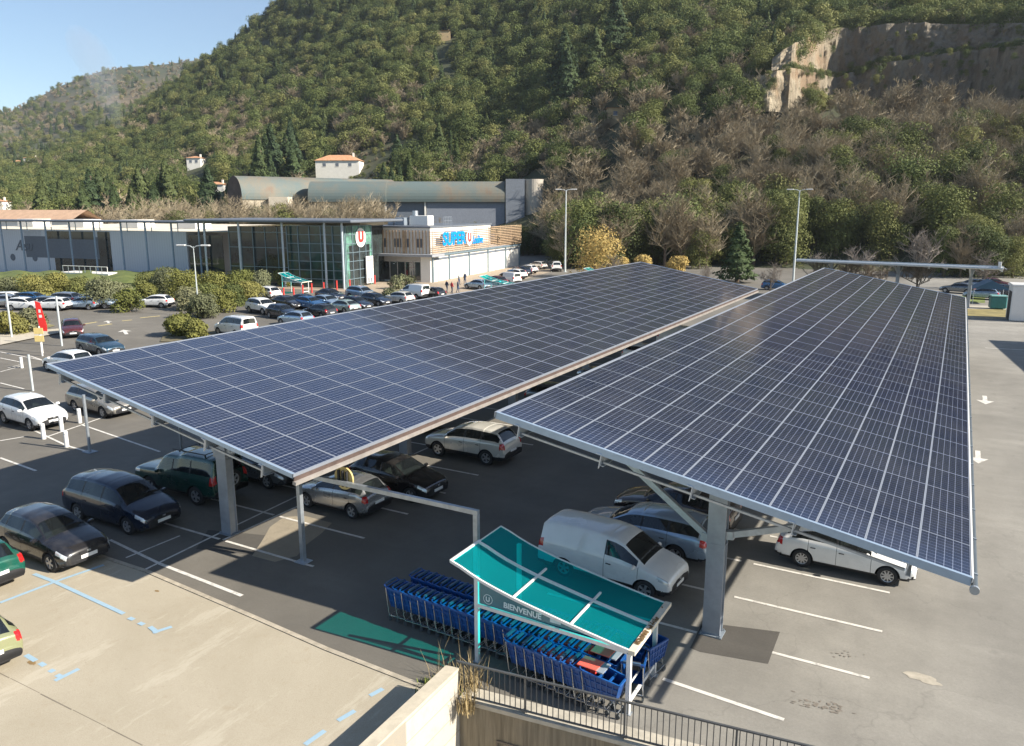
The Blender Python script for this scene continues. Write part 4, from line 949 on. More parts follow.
# right block: lower white volume, upper volume, roof
m=MB(); m.bb(x1-2,-.3,0.6,LEN2-.2,0,3.9); m.build('lower_wall',M_whitep,S)
m=MB(); m.bb(x1-2,-.35,.35,LEN2*.62,4.12,8.1); m.build('upper_wall',M_clad,S)
m=MB(); m.bb(x1-2,-.2,.2,LEN2*.62+.2,8.102,8.35); m.build('flat_roof',M_gslab,S)
m=MB(); m.bb(x1-.6,.7,-1.2,.34,3.9,4.25); m.bb(-.34,.7,.34,3,3.9,4.25); m.build('awning_slab',simple('grey_awning',(.30,.31,.33),.6),S)
m=MB(); k=0; xx=x1+.1
while xx<-.1: m.bb(xx,xx+.17+(.25 if (k%9==0) else 0),.05,.12,4.3,7.75); xx+=.56; k+=1
m.build('vertical_slats',M_slat,S)
m=MB()
for z in np.arange(4.35,7.9,.30):
    if z<5.3: m.bb(0.02,.09,.2,LEN2,z,z+.14)
    else: m.bb(0.02,.09,LEN2*.6,LEN2,z,z+.14); m.bb(0.02,.09,.2,LEN2*.598,z,z+.07)
for yy in np.arange(.3,LEN2,5.5): m.bb(-.02,.019,yy,yy+.12,4.3,7.9)
m.build('horizontal_slats',M_slat,S)
for (a,b) in [(.15,.24),(.36,.48),(.55,.63),(.74,.84)]:
    f=m=MB(); m.bb(x1*(1-a),x1*(1-b),.32,.345,5.2,6.5); w_=m.build('upper_window',M_bslat,S); 
for (a,b) in [(2.2,4.6),(24,26),]:
    m=MB(); m.bb(-.345,-.32,a,b,5.4,6.6); m.build('upper_window',M_bslat,S)
# shop front under the awning
m=MB(); m.bb(x1,-2.1,.52,.59,.25,3.0); sf=m.build('shop_window',M_gd,S)
m=MB()
for f in np.linspace(x1,-2.1,7): m.bb(f-.05,f+.05,.44,.519,.1,3.1)
m.bb(x1,-2.1,.44,.519,3.1,3.85); m.build('window_frame',simple('grey_frame',(.35,.34,.33),.6),sf)
m=MB(); m.bb(-2.0,-.4,.3,.59,0,3.89); m.build('corner_pier',M_clad,S)
# side wall bays
ys=[LEN2*f for f in (0.02,.17,.37,.58,.80,.99)]
for a,b in zip(ys[:-1],ys[1:]):
    m=MB(); m.bb(-.29,-.22,a+.25,b-.25,3.25,3.6); m.build('strip_window',M_bslat,S)
for a in ys: m=MB(); m.bb(-.298,-.1,a-.15,a+.15,0,4.1); m.build('wall_post',M_mul,S)
m=MB(); m.bb(-.298,0.015,0,LEN2,3.9,4.11); m.build('slat_rail',M_mul,S)
m=MB(); m.bb(-.29,-.2,.8,1.6,0,2.3); m.bb(-.29,-.2,2.6,3.4,0,2.3); m.build('service_door',simple('cream_door',(.55,.52,.45),.6),S)
# roof plant
for (fx,yy,sx,sy,sz,mt) in [(-4.6,5,3.2,2,1.5,M_clad),(-7.4,4,1.6,1.6,1.2,M_steeld),(-9.4,4.6,.9,.9,1.0,M_steel)]:
    m=MB(); m.bb(fx-sx/2,fx+sx/2,yy,yy+sy,8.36,8.36+sz,bev=.05); u=m.build('roof_unit',mt,S)
m=MB(); m.tube([(-5.4,5.4,9.86),(-5.4,5.4,10.6)],.45,10); m.build('roof_fan',M_steel,S)
for yy in (9,):
    m=MB()
    for q_ in np.linspace(0,3,6): m.tube([(-2.2,yy+q_,8.35),(-2.2,yy+q_,9.6)],.03,5)
    m.tube([(-2.2,yy,9.6),(-2.2,yy+3,9.6)],.03,5); m.tube([(-2.2,yy,9.0),(-2.2,yy+3,9.0)],.03,5); m.build('roof_guard',M_steel,S)
# signs
m_sb=simple('sign_blue',(.0,.25,.75),.5,var=.03)
yc=lcy(469,.1)
textobj('lettering_super','SUPER',2.7,m_sb,S,(.13,lcy(462.5,.1),6.25),(R(90),0,R(90)),.04,shear=.05,bold=.09)
m=MB(); yl=lcy(469.4,.1); m.lathe([(.0,0),(.0,1.25),(-.06,1.25)],'X',28,(.17,yl,6.2)); lg=m.build('logo_disc',M_white,S)
textobj('logo_letter','U',1.9,M_red,lg,(.22,yl,6.25),(R(90),0,R(90)),.03,bold=.09)
textobj('lettering_town','Lodève',1.75,m_sb,S,(.13,lcy(478,.1),5.75),(R(90),0,R(90)),.04,shear=.3,bold=.04)
# glass tower
Y1=-12.0; xr=lc(344,yl=Y1); xl=lc(287,yl=Y1); xL=lc(226,yl=Y1)
ZT=8.6
def glasswall(m,fr,ax,a,b,c,z0,z1,nx,nz,sub=.06):
    pass
yb=lcy(372,xr)
m=MB(); m.bb(xl,xr-.05,Y1+.3,yb,0,ZT); gt=m.build('glass_tower',M_gg,S)
m=MB(); m.bb(xl,xr-.8,yb+.02,Y1+12.4,0,ZT-.1); m.build('recess_wall',M_gd,S)
m=MB(); m.bb(xr-.049,xr,Y1+.3,yb,0,ZT); gs=m.build('glass_side',M_gl,S)
m=MB(); m.bb(xr-.02,xr+.02,Y1+1.4,yb-.6,0,5.9); m.build('glass_lower',M_gd,gs)
m=MB()
for f in np.linspace(xl,xr,6): m.bb(f-.05,f+.05,Y1+.18,Y1+.29,0,ZT)
for z in np.linspace(1.2,ZT,7): m.bb(xl+.051,xr-.06,Y1+.2,Y1+.28,z-.04,z+.04)
m.build('mullions',M_mul,gt)
m=MB()
for f in np.linspace(Y1+.5,yb,5): m.bb(xr+.021,xr+.10,f-.05,f+.05,0,ZT)
for z in np.linspace(1.2,ZT,7): m.bb(xr+.021,xr+.08,Y1+.56,yb-.06,z-.04,z+.04)
m.build('mullions',M_mul,gs)
m=MB(); m.bb(xL,xl-.02,Y1+1.0,Y1+12,0,ZT-.2); gd=m.build('dark_glass_wing',M_gd,S)
m=MB()
for f in np.linspace(xL,xl,6): m.bb(f-.04,f+.04,Y1+.9,Y1+.995,0,ZT-.2)
for z in (2.6,5.4,7.6): m.bb(xL+.05,xl-.1,Y1+.92,Y1+.99,z-.04,z+.04)
m.build('mullions',M_mul,gd)
m=MB(); m.bb(xL-6,xr+2.4,Y1-1.6,Y1+13,9.05,9.45,bev=.12); m.build('roof_slab',M_gslab,S)
m=MB(); m.bb(xL,xr-.6,Y1+5.5,Y1+12.5,8.602,9.04); m.build('clerestory',simple('cream_soffit',(.62,.57,.46),.8),S)
for f in (lc(207,yl=Y1-.6),lc(241,yl=Y1-.6),xr+.3,xl-.05,lc(326,yl=Y1-.6)):
    m=MB(); m.tube([(f,Y1-.7,0),(f,Y1-.7,9.04)],.16,10); m.build('column',simple('pale_blue_column',(.42,.48,.52),.5,.2),S)
m=MB(); yd=(Y1+yb)/2+.6; m.lathe([(0,0),(0,1.35),(-.06,1.35)],'X',28,(xr+.16,yd,6.9)); lg=m.build('logo_disc',M_white,S)
textobj('logo_letter','U',1.9,M_red,lg,(xr+.22,yd,6.95),(R(90),0,R(90)),.03,bold=.12)
m=MB(); m.bb(xr+.3,xr+.5,yb-2.4,yb-.5,.3,4.2,bev=.02); tp=m.build('notice_board',M_clad,S)
m=MB(); m.bb(xr+.502,xr+.52,yb-2.2,yb-.7,3.5,3.75); m.bb(xr+.502,xr+.52,yb-2.2,yb-.7,2.5,2.56); m.bb(xr+.502,xr+.52,yb-2.2,yb-.7,1.6,1.66); m.build('notice_stripes',simple('pale_red',(.6,.3,.28),.6),tp)
m=MB(); m.bb(xr+.502,xr+.52,yb-2.1,yb-1.7,.4,1.1); m.bb(xr+.502,xr+.52,yb-1.3,yb-.9,.4,1.1); m.build('notice_marks',M_bslat,tp)
# long left wing
YW=lcy(188,lc(188,yl=-8)); YW=-8.0
xw0=lc(-60,yl=YW); xw1=lc(188,yl=YW)
m=MB(); m.bb(xw0,xw1,YW,YW+45,0,7.35); lw=m.build('left_wing_wall',M_pan,S)
def band(a,b,z0,z1,mat,nm,off=.03,par=lw):
    m=MB(); m.bb(lc(a,yl=YW-off),lc(b,yl=YW-off),YW-off,YW-.002,z0,z1); return m.build(nm,mat,par)
band(27,100,2.7,6.3,M_bslat,'grey_shutter'); band(49,97,5.9,7.2,M_gd,'dark_strip',.04); band(27,44,6.3,7.2,simple('pale_grey_panel',(.45,.47,.5),.6),'pale_panel',.04); band(55,100,.4,2.7,M_gd,'wing_window',.04)
band(100,112,0,7.2,M_gd,'wing_window',.05)
band(190,224,.0,6.9,M_gd,'wing_window',.05)
for px in (14,36): 
    xq=lc(px-1,yl=YW-.06); m=MB(); m.lathe([(YW-.06,0),(YW-.06,.55),(YW-.01,.6)],'Y',18,(xq,0,2.6)); m.build('round_window',M_bslat,lw)
textobj('wing_lettering','Asu',2.6,M_bslat,S,(lc(16,yl=YW-.1)+2.2,YW-.08,4.6),(R(90),0,0),.03,shear=.35)
m=MB(); m.bb(xw0+.02,xw1+14,YW+.3,YW+45,7.352,7.42); m.build('flat_roof',simple('cream_roof_gravel',(.66,.60,.48),.9,var=.2,scale=.4),S)
m=MB(); m.bb(xw0,lc(222,yl=YW-1.5),YW-2.2,YW+.6,8.75,9.1,bev=.12); m.build('roof_slab',M_gslab,S)
for px in (-20,5,25,49,73,97,124,148,174,201):
    f=lc(px,yl=YW-1.2); m=MB(); m.tube([(f,YW-1.2,0),(f,YW-1.2,8.74)],.15,8); m.build('column',M_mul2 if False else simple('blue_grey_column',(.24,.32,.40),.5,.2),S)
    m=MB(); m.tube([(f+.9,YW-.8,7.3),(f+.9,YW-.8,8.74)],.07,6); m.build('roof_prop',M_mul,S)
m=MB()
for i in range(4): m.bb(xw1-9-i*13,xw1-13-i*13,YW+12,YW+16,7.42,8.9,bev=.04)
m.build('roof_unit_row',M_clad,S)
# pavement / plaza in front of shop and grass bank
def lp(x,y,z=0): p=C0+ex*x+ey*y; return (p.x,p.y,z)
g=MB(); g.add([lp(-26,-14.5,.012),lp(12,-16,.012),lp(9,LEN2+20,.012),lp(-.3,LEN2+20,.012),lp(-.3,.5,.012),lp(-26,.5,.012)],[(0,1,2,3,4,5)]); o=g.build('plaza_pavement',simple('plaza_paving',(.36,.29,.21),.9,var=.15),fixn=False); o['kind']='structure'
# ================================================================== people
def fit(o,y0,y1):
    w_=max(v.co.x for v in o.data.vertices)-min(v.co.x for v in o.data.vertices); s=abs(y1-y0)/w_; c=(max(v.co.x for v in o.data.vertices)+min(v.co.x for v in o.data.vertices))/2
    for v in o.data.vertices: v.co.x=(v.co.x-c)*s
    o.location.y=(y0+y1)/2
fit([o for o in S.children if o.name=='lettering_super'][0],lcy(443,.1),lcy(466,.1)); fit([o for o in S.children if o.name=='lettering_town'][0],lcy(472.6,.1),lcy(483,.1))
def person(label,loc,rz,top,legs,h=1.72,walk=.18,lean=0,arm=.2):
    t=thing('person',label,'person',(*loc,.02),rz); k=h/1.75
    J={'pel':(0,0,.95),'che':(lean,0,1.28),'nek':(lean*1.2,0,1.48),'hed':(lean*1.25,0,1.66),'kL':(walk*.6,.1,.5),'aL':(walk*.4,.1,.08),'tL':(walk*.4+.17,.1,.03),'kR':(-walk*.1,-.1,.5),'aR':(-walk*1.2,-.1,.1),'tR':(-walk*1.2+.16,-.1,.04),
       'sL':(lean,.19,1.42),'eL':(-arm*.5+lean,.24,1.14),'hL':(arm*.2+lean,.24,.9),'sR':(lean,-.19,1.42),'eR':(arm*.3+lean,-.24,1.14),'hR':(arm+lean,-.22,.93)}
    rad={'pel':.15,'che':.16,'nek':.06,'hed':.1,'kL':.065,'aL':.045,'tL':.04,'kR':.065,'aR':.045,'tR':.04,'sL':.065,'eL':.045,'hL':.035,'sR':.065,'eR':.045,'hR':.035}
    E_=[('pel','che'),('che','nek'),('nek','hed'),('pel','kL'),('kL','aL'),('aL','tL'),('pel','kR'),('kR','aR'),('aR','tR'),('che','sL'),('sL','eL'),('eL','hL'),('che','sR'),('sR','eR'),('eR','hR')]
    ks=list(J); me=bpy.data.meshes.new('body'); me.from_pydata([tuple(c*k for c in J[q]) for q in ks],[(ks.index(a),ks.index(b)) for a,b in E_],[])
    o=bpy.data.objects.new('body',me); col.objects.link(o); o.modifiers.new('s','SKIN'); sk=me.skin_vertices[0].data
    for i,q in enumerate(ks): sk[i].radius=(rad[q]*k,rad[q]*k*1.1)
    sk[0].use_root=True; o.modifiers.new('b','SUBSURF').levels=1
    dg=bpy.context.evaluated_depsgraph_get(); dg.update(); m2=bpy.data.meshes.new_from_object(o.evaluated_get(dg)); bpy.data.objects.remove(o)
    m2.materials.clear()
    for mt in (simple('skin',(.45,.27,.19),.6),legs,top,simple('shoe_dark',(.02,.02,.02)),simple('hair_dark',(.03,.02,.015),.8)): m2.materials.append(mt)
    for p in m2.polygons:
        z=p.center.z/k; a=abs(p.center.y)
        p.material_index=4 if (z>1.68 or (z>1.58 and p.center.x<lean*1.25*k-.03)) else 0 if (z>1.5 or (z<.95 and a>.19)) else 2 if z>.92 else 1 if z>.1 else 3
        p.use_smooth=True
    inst('body',m2,t); return t
J1=simple('navy_cloth',(.02,.03,.06),.9); J2=simple('grey_cloth',(.2,.2,.21),.9); J3=simple('red_cloth',(.45,.04,.05),.9); J4=simple('denim',(.05,.08,.15),.9); J5=simple('pale_cloth',(.55,.52,.5),.9)
for (px,py,a,b,rz,lb) in [(459,285,J2,J4,.4,'person in grey jacket and jeans standing by the light blue saloon'),(465,284,J1,J4,2.5,'person in navy jacket facing the one in grey'),(447,293,J1,J1,1.2,'person in dark clothes walking between cars and canopy edge'),(452,294,J3,J1,1.0,'person in dark red coat beside the one in dark clothes'),(458,293,J1,J4,.2,'person in navy walking last towards the shop'),(377,281,J3,J4,2.0,'person in red at the notice board'),(243,288,J5,J4,1.0,'person in pale top among the hedges')]:
    person(lb,G(px,py),rz,a,b)
# flowers / planters in front of the shop window
# teal shelters near the shop (copies of the big one, without trolleys)
for (px,py,rz,lb) in [(479,297,R(8),'small looking teal roofed shelter beside the light blue saloon'),(583,287,R(5),'teal roofed shelter below the tall twin lamp'),(279,293,R(5),'teal oval looking shelter by the entrance hedge')]:
    c=copy_tree(sh); x,y=G(px,py); c.location=(x,y,.0); c.rotation_euler=(0,0,rz); c['label']=lb; c.scale=(1,1,1) if px!=279 else (.8,.8,1)
# ================================================================== third canopy, white cabin, off-lot structures
t=thing('solar_canopy','thin third solar carport seen edge on behind the far canopies','solar canopy',(-16.9,101.1,5.0),R(-6.2),'solar canopies over the parking bays')
Wc=21.3; tl=R(6)
def L3(u,v,n): return (u,v*math.cos(tl)+n*math.sin(tl),-v*math.sin(tl)+n*math.cos(tl))
def b3(mb,u0,u1,v0,v1,n0,n1,mi=0):
    p=[L3(u,v,n) for u in (u0,u1) for v in (v0,v1) for n in (n0,n1)]; mb.add(p,[(0,1,3,2),(4,6,7,5),(0,4,5,1),(2,3,7,6),(0,2,6,4),(1,5,7,3)],mi)
m=MB(); b3(m,0,Wc,0,7,-.02,.03); m.build('roof_modules',M_bslat,t)
m=MB(); b3(m,-.1,Wc+.1,-.08,-.002,-.28,.06); m.build('edge_beam',M_steel,t)
m=MB(); m.tube([L3(Wc+.1,-.3,-.25),L3(-.1,-.3,-.2)],.16,10); m.build('gutter',simple('pale_galvanised',(.58,.60,.60),.45,.4),t)
m=MB(); m.bb(Wc-.4,Wc-.1,-.5,-.2,-.1,.5); m.build('downpipe_head',M_white,t)
for i in range(12):
    m=MB(); b3(m,.5+i*1.85,.56+i*1.85,0,7,-.3,-.04); m.build('rafter',M_steel,t)
for i in range(3):
    m=MB(); m.bb(3+i*7.5,3.35+i*7.5,3.3,3.6,-5,-.4); m.build('column',M_colm,t)
    m=MB(); m.bar((3.17+i*7.5,3.4,-1.6),(3.17+i*7.5,.8,-.3),.14); m.bar((3.17+i*7.5,3.4,-1.6),(3.17+i*7.5,6.2,-.9),.14); m.build('brace',M_steel,t)
x,y=G(1009,321); t=thing('cabin','white flat roofed cabin with dark doorway at the right edge','cabin',(x,y,0),R(4))
m=MB(); m.bb(0,7,0,3,.02,3.5,bev=.05); m.build('wall_body',M_clad,t); m=MB(); m.bb(-.06,7.06,-.06,3.06,3.502,3.65); m.build('flat_roof',M_white,t); m=MB(); m.bb(-.04,-.002,.4,2.2,.05,2.9); m.build('door',M_dark,t)
x,y=G(1003,304); t=thing('tent','small blue canvas roofed trolley store near the white cabin','tent',(x-1.6,y,0),R(10))
m=MB(); m.add([(-1.9,-1.4,1.8),(1.9,-1.4,1.8),(1.9,1.4,1.8),(-1.9,1.4,1.8),(0,-1.4,2.8),(0,1.4,2.8)],[(0,4,5,3),(4,1,2,5),(0,1,4),(3,5,2)]); m.build('canvas_roof',simple('blue_canvas',(.03,.09,.16),.7),t)
for sx in (-1.8,1.8):
    for sy in (-1.3,1.3): m=MB(); m.tube([(sx,sy,0),(sx,sy,1.8)],.04,6); m.build('pole',M_steel,t)
x,y=G(997,309); t=thing('recycling_bin','green blue recycling container beyond the lane','bin',(x,y,.0),R(10)); m=MB(); m.bb(-.8,.8,-.6,.6,.1,1.4,bev=.1); m.build('bin_body',simple('teal_bin',(.03,.17,.18),.5),t); m=MB(); m.bb(-.84,.84,-.64,.64,1.402,1.55,bev=.05); m.build('lid',simple('pale_teal_bin',(.2,.4,.4),.5),t)
# kerbs, verge at the far right
sheet('verge',[(967,316),(1060,319),(1060,310),(967,308)],.02,simple('dry_verge',(.24,.20,.08),.95,var=.4,scale=.8))
sheet('verge',[(960,302),(985,303),(985,297),(958,296)],.02,simple('green_verge',(.16,.20,.05),.95,var=.4,scale=.8))
sheet('road',[(960,309),(1060,310.5),(1060,307),(960,305.5)],.026,simple('pale_kerb_strip',(.42,.39,.33),.9),True)
g=MB(); a=G(967,318); b=G(1060,321); g.bar((*a,.06),(*b,.06),.2,.13); g.build('kerb',simple('kerb_concrete',(.40,.35,.27)),None)['kind']='structure'
# unseen building corner right of the frame, added to throw the triangular shadow
sx,sy=G(988,340); q2=G(1024,372)
zc=6.0; off=Vector((math.sin(R(SUN_AZ)),math.cos(R(SUN_AZ)),0))*(zc/math.tan(R(SUN_EL)))
pa=Vector((sx,sy,0))+off; pb=Vector((*q2,0))+off; dd=(pb-pa).normalized()
t=thing('unseen_building','corner of an unseen building casting its shadow on the lane','building',(pa.x,pa.y,0)); m=MB(); nn=Vector((-dd.y,dd.x,0)); e1=dd*30; e2=Vector((30,1.5,0))
m.prism([(0,0),(e1.x,e1.y),(e1.x+e2.x,e1.y+e2.y),(e2.x,e2.y)],0,zc); m.build('wall_body',M_clad,t)
# low walls and ramp by the left wing, pavement on the left
sheet('pavement',[(0,346),(58,334),(66,329),(0,334)],.10,simple('pale_pavement',(.48,.43,.34),.9))
t=thing('access_ramp','pale concrete access ramp with white rail before the left wing','ramp',(*G(64,283),0),TH); m=MB(); m.bb(-1,9,0,3,0,1.6); m.build('ramp_body',M_whitep,t); m=MB()
for i in range(9): m.tube([(i*1.1,0.1,1.6),(i*1.1,.1,2.6)],.05,5)
m.tube([(0,.1,2.6),(8.8,.1,2.6)],.05,5); m.build('handrail',M_white,t)
# ================================================================== TERRAIN
U=[-700,-100,0,50,100,150,200,225,255,290,340,450,600,800,1024,1500]
ZE=[200,184,174,164,148,124,84,64,44,16,-40,-110,-150,-170,-180,-180]     # crest line (image row) by bearing
def crest_z(u): return CAMH+700*E_of(float(np.interp(u,U,ZE)))
def d0(u): return float(np.interp(u,[-700,-100,250,470,560,650,760,900,1024,1500],[230,225,215,210,185,165,150,140,132,120]))
def pw(u): return float(np.interp(u,[0,350,520,640,1024],[1.5,1.6,1.3,1.12,1.12]))
def cliffD(u): return float(np.interp(u,[700,745,770,800,812,840,920,1024,1300],[262,232,232,262,268,262,242,208,150]))
def hnoise(x,y):
    return 3.2*math.sin(x*.021+1.3)*math.cos(y*.017+.4)+1.8*math.sin(x*.05+y*.043)+.9*math.sin(x*.11-y*.09+2)
LROW=lambda u:float(np.interp(u,[745,770,812,850,920,1024,1200],[74,66,76,62,50,38,30]))
def terr(u,D):
    if D<=d0(u): return -.05
    cz=crest_z(u); t=(D-d0(u))/(700-d0(u))
    if t<=1: z=cz*t**pw(u)
    else: z=cz-(D-700)*.25
    x,y=UD(u,D); z+=hnoise(x,y)*min(1,t*4)*(1 if t<.8 else max(.25,1-(t-.8)*3.5))
    # quarry: excavated bowl in front of a cliff
    if u>725 and t<1:
        cd=cliffD(u); w_=min(1,(u-725)/60)
        zf=hz(118,cd)-2; ztop=hz(float(np.interp(u,[745,765,790,812,860,1000,1024,1200],[62,46,32,26,22,20,20,18])),cd+10)
        zl=hz(LROW(u),cd)-1.5
        if D<cd+4 and D>cd-35: z=lerp(z,min(z,zf),w_)
        elif D<cd+15.5 and D>=cd+4: z=lerp(z,zl,w_)
        elif D>=cd+15.5 and D<cd+130: z=lerp(z,ztop-1.5+(D-cd-15)*.42,w_)
    return z
us=list(np.array(list(np.arange(-700,726,14.0))+list(np.arange(728,1260,5.0))+list(np.arange(1262,1500,14.0)))); Ds=[118,130]+list(np.arange(136,230,4))+list(np.arange(230,276,2.2))+list(np.arange(276,420,9))+list(np.arange(420,700,20))+[700,720,760,820,900]
V=[];Fc=[]
for D in Ds:
    for u in us:
        x,y=UD(u,D); V.append((x,y,terr(u,D)))
nu=len(us)
for i in range(len(Ds)-1):
    for j in range(nu-1): Fc.append((i*nu+j,i*nu+j+1,(i+1)*nu+j+1,(i+1)*nu+j))
me=bpy.data.meshes.new('hillside'); me.from_pydata(V,[],Fc)
b=NB('hill_soil'); p=b.pos(); f=b.noise(.03,8,.7,p); f2=b.noise(.25,6,.7,p); c=b.mix(b.ramp(f,[(.4,0.0),(.6,1.0)]),(.045,.055,.024),(.085,.08,.04)); c=b.mix(b.ramp(f2,[(.45,0.0),(.7,.6)]),c,(.05,.055,.02)); b.base(c).set(Roughness=1); M_soil=b.m
me.materials.append(M_soil); me.polygons.foreach_set('use_smooth',[True]*len(me.polygons)); me.update()
o=bpy.data.objects.new('hillside',me); col.objects.link(o); o['kind']='structure'
# distant ridge on the left
V=[];Fc=[]; ru=[-900,-300,0,22,45,60,75,90,110,130,160,200,260,340]; rz_=[158,128,113,110,108,101,93,84,75,68,63,59,52,48]
us2=list(np.arange(-900,340,8.0)); D2=[760,860,960,1060,1180,1300,1400,1460,1500,1560,1700]
def ridge(u,D):
    ct=CAMH+1500*E_of(float(np.interp(u,ru,rz_))+4); t=min(1,(D-760)/740); z=20+(ct-20)*t**.9
    if D>1500: z=ct-(D-1500)*.3
    x,y=UD(u,D); return z+ (6*math.sin(x*.012)+4*math.sin(y*.017+x*.008)+2.5*math.sin(x*.05))*(1 if t<.9 else .4)
for D in D2:
    for u in us2: x,y=UD(u,D); V.append((x,y,ridge(u,D)))
nu=len(us2)
for i in range(len(D2)-1):
    for j in range(nu-1): Fc.append((i*nu+j,i*nu+j+1,(i+1)*nu+j+1,(i+1)*nu+j))
me=bpy.data.meshes.new('distant_hills'); me.from_pydata(V,[],Fc); 
b=NB('ridge_soil'); p=b.pos(); f=b.noise(.006,8,.7,p); f2=b.noise(.05,6,.7,p); c=b.mix(b.ramp(f,[(.42,0.0),(.6,1.0)]),(.06,.07,.035),(.17,.13,.08)); c=b.mix(b.ramp(f2,[(.45,0.0),(.7,.5)]),c,(.05,.06,.03)); b.base(c).set(Roughness=1)
me.materials.append(b.m); me.polygons.foreach_set('use_smooth',[True]*len(me.polygons)); me.update(); o=bpy.data.objects.new('distant_hills',me); col.objects.link(o); o['kind']='structure'
# quarry cliffs
def cliff(label,fD,base_row,top_row,u0,u1,seed):
    q=random.Random(seed); uu=list(np.arange(u0,u1,2.5)); nz=22; V=[];Fc=[]
    from mathutils import noise as NZ
    for i,u in enumerate(uu):
        D=fD(u)
        for k in range(nz+1):
            f=k/nz; x,y=UD(u,D); z0=hz(base_row(u),D); z1=hz(top_row(u),D)
            nv=Vector((x*.11,y*.11,(z0+(z1-z0)*f)*.035)); dd_=3.0*NZ.noise(nv)+2.2*NZ.noise(Vector((x*.35,y*.35,f*1.2)))+.8*NZ.noise(Vector((x*.9,y*.9,f*7)))
            x,y=UD(u,D+dd_+f*3); V.append((x,y,z0+(z1-z0)*f))
        x,y=UD(u,D+16); V.append((x,y,z1-.5))
    st=nz+2
    for i in range(len(uu)-1):
        for k in range(st-1): Fc.append((i*st+k,(i+1)*st+k,(i+1)*st+k+1,i*st+k+1))
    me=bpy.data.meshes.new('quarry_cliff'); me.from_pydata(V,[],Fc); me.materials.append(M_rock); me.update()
    bm=bmesh.new(); bm.from_mesh(me); bmesh.ops.recalc_face_normals(bm,faces=bm.faces); bm.to_mesh(me); bm.free()
    o=bpy.data.objects.new('quarry_cliff',me); col.objects.link(o); o['kind']='structure'
b=NB('quarry_rock'); p=b.pos(); f=b.noise(.09,8,.75,p,stretch=(1,1,.35)); f2=b.noise(.5,8,.7,p,stretch=(1,1,.25)); f3=b.noise(.06,5,.6,p)
c=b.mix(b.ramp(f,[(.38,0.0),(.62,1.0)]),(.20,.155,.10),(.42,.36,.26)); c=b.mix(b.ramp(f2,[(.5,0.0),(.7,.8)]),c,(.10,.085,.06)); c=b.mix(b.ramp(f3,[(.5,0.0),(.62,.7)]),c,(.28,.165,.08)); sx9=b.n('ShaderNodeSeparateXYZ'); b.l(p,sx9.inputs[0]); wx=b.math('MULTIPLY_ADD',b.math('ADD',sx9.outputs[0],b.math('MULTIPLY',f3,14.0)),.05,2.55)  # wx: ochre rock darkens towards +X, the cliff's shade put into its colour
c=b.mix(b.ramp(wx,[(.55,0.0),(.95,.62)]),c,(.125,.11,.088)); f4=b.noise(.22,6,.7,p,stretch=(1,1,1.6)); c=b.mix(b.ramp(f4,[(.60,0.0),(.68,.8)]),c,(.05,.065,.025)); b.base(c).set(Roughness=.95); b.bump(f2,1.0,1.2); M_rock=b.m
ip=lambda xs,ys:(lambda u:float(np.interp(u,xs,ys)))
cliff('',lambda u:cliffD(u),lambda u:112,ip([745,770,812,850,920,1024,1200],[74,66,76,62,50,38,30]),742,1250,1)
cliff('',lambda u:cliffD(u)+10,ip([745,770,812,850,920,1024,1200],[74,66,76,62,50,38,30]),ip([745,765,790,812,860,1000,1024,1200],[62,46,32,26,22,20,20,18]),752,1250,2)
# ================================================================== VEGETATION
from mathutils import noise as NZ
def leafmat(name,c0,c1,c2=None,var=1.0,rough=.75):
    b=NB(name); oi=b.n('ShaderNodeObjectInfo'); f=b.noise(.9,4,.6,b.co('Object')); hv=b.ramp(oi.outputs['Random'],[(0,c0),(.5,c1),(1.0,c2 or c1)])
    c=b.mix(b.ramp(f,[(.35,0.0),(.65,1.0)]),hv,b.mix(1.0,hv,(1.5,1.45,1.3),'MULTIPLY')); b.base(c).set(Roughness=rough)
    b.b.inputs['Specular IOR Level'].default_value=.25
    tl=b.n('ShaderNodeBsdfTranslucent'); b.l(c,tl.inputs[0]); mx=b.n('ShaderNodeMixShader'); mx.inputs[0].default_value=.22; b.l(b.b.outputs[0],mx.inputs[1]); b.l(tl.outputs[0],mx.inputs[2]); b.l(mx.outputs[0],b.out.inputs[0]); return b.m
L_oak=leafmat('oak_leaves',(.068,.092,.034),(.105,.13,.042),(.16,.165,.06)); L_con=leafmat('conifer_needles',(.036,.058,.028),(.05,.075,.03),(.08,.10,.038)); L_cyp=leafmat('cypress_needles',(.03,.05,.018),(.045,.065,.02),(.06,.08,.025))
L_bush=leafmat('shrub_leaves',(.10,.115,.032),(.14,.145,.042),(.19,.18,.06)); L_yel=leafmat('golden_leaves',(.36,.27,.10),(.43,.33,.13)); L_ivy=leafmat('ivy_leaves',(.058,.075,.026),(.10,.118,.038),(.17,.17,.06))
L_olive=leafmat('olive_leaves',(.10,.11,.06),(.14,.15,.085),(.17,.17,.10))
def twigmat(name,c0,c1):
    b=NB(name); oi=b.n('ShaderNodeObjectInfo'); c=b.ramp(oi.outputs['Random'],[(0,c0),(1,c1)]); b.base(c).set(Roughness=.95); return b.m
T_brn=twigmat('bare_twigs',(.27,.22,.145),(.42,.355,.245)); T_gry=twigmat('grey_twigs',(.28,.24,.20),(.36,.31,.26)); B_trk=twigmat('bark',(.10,.075,.05),(.15,.11,.08))
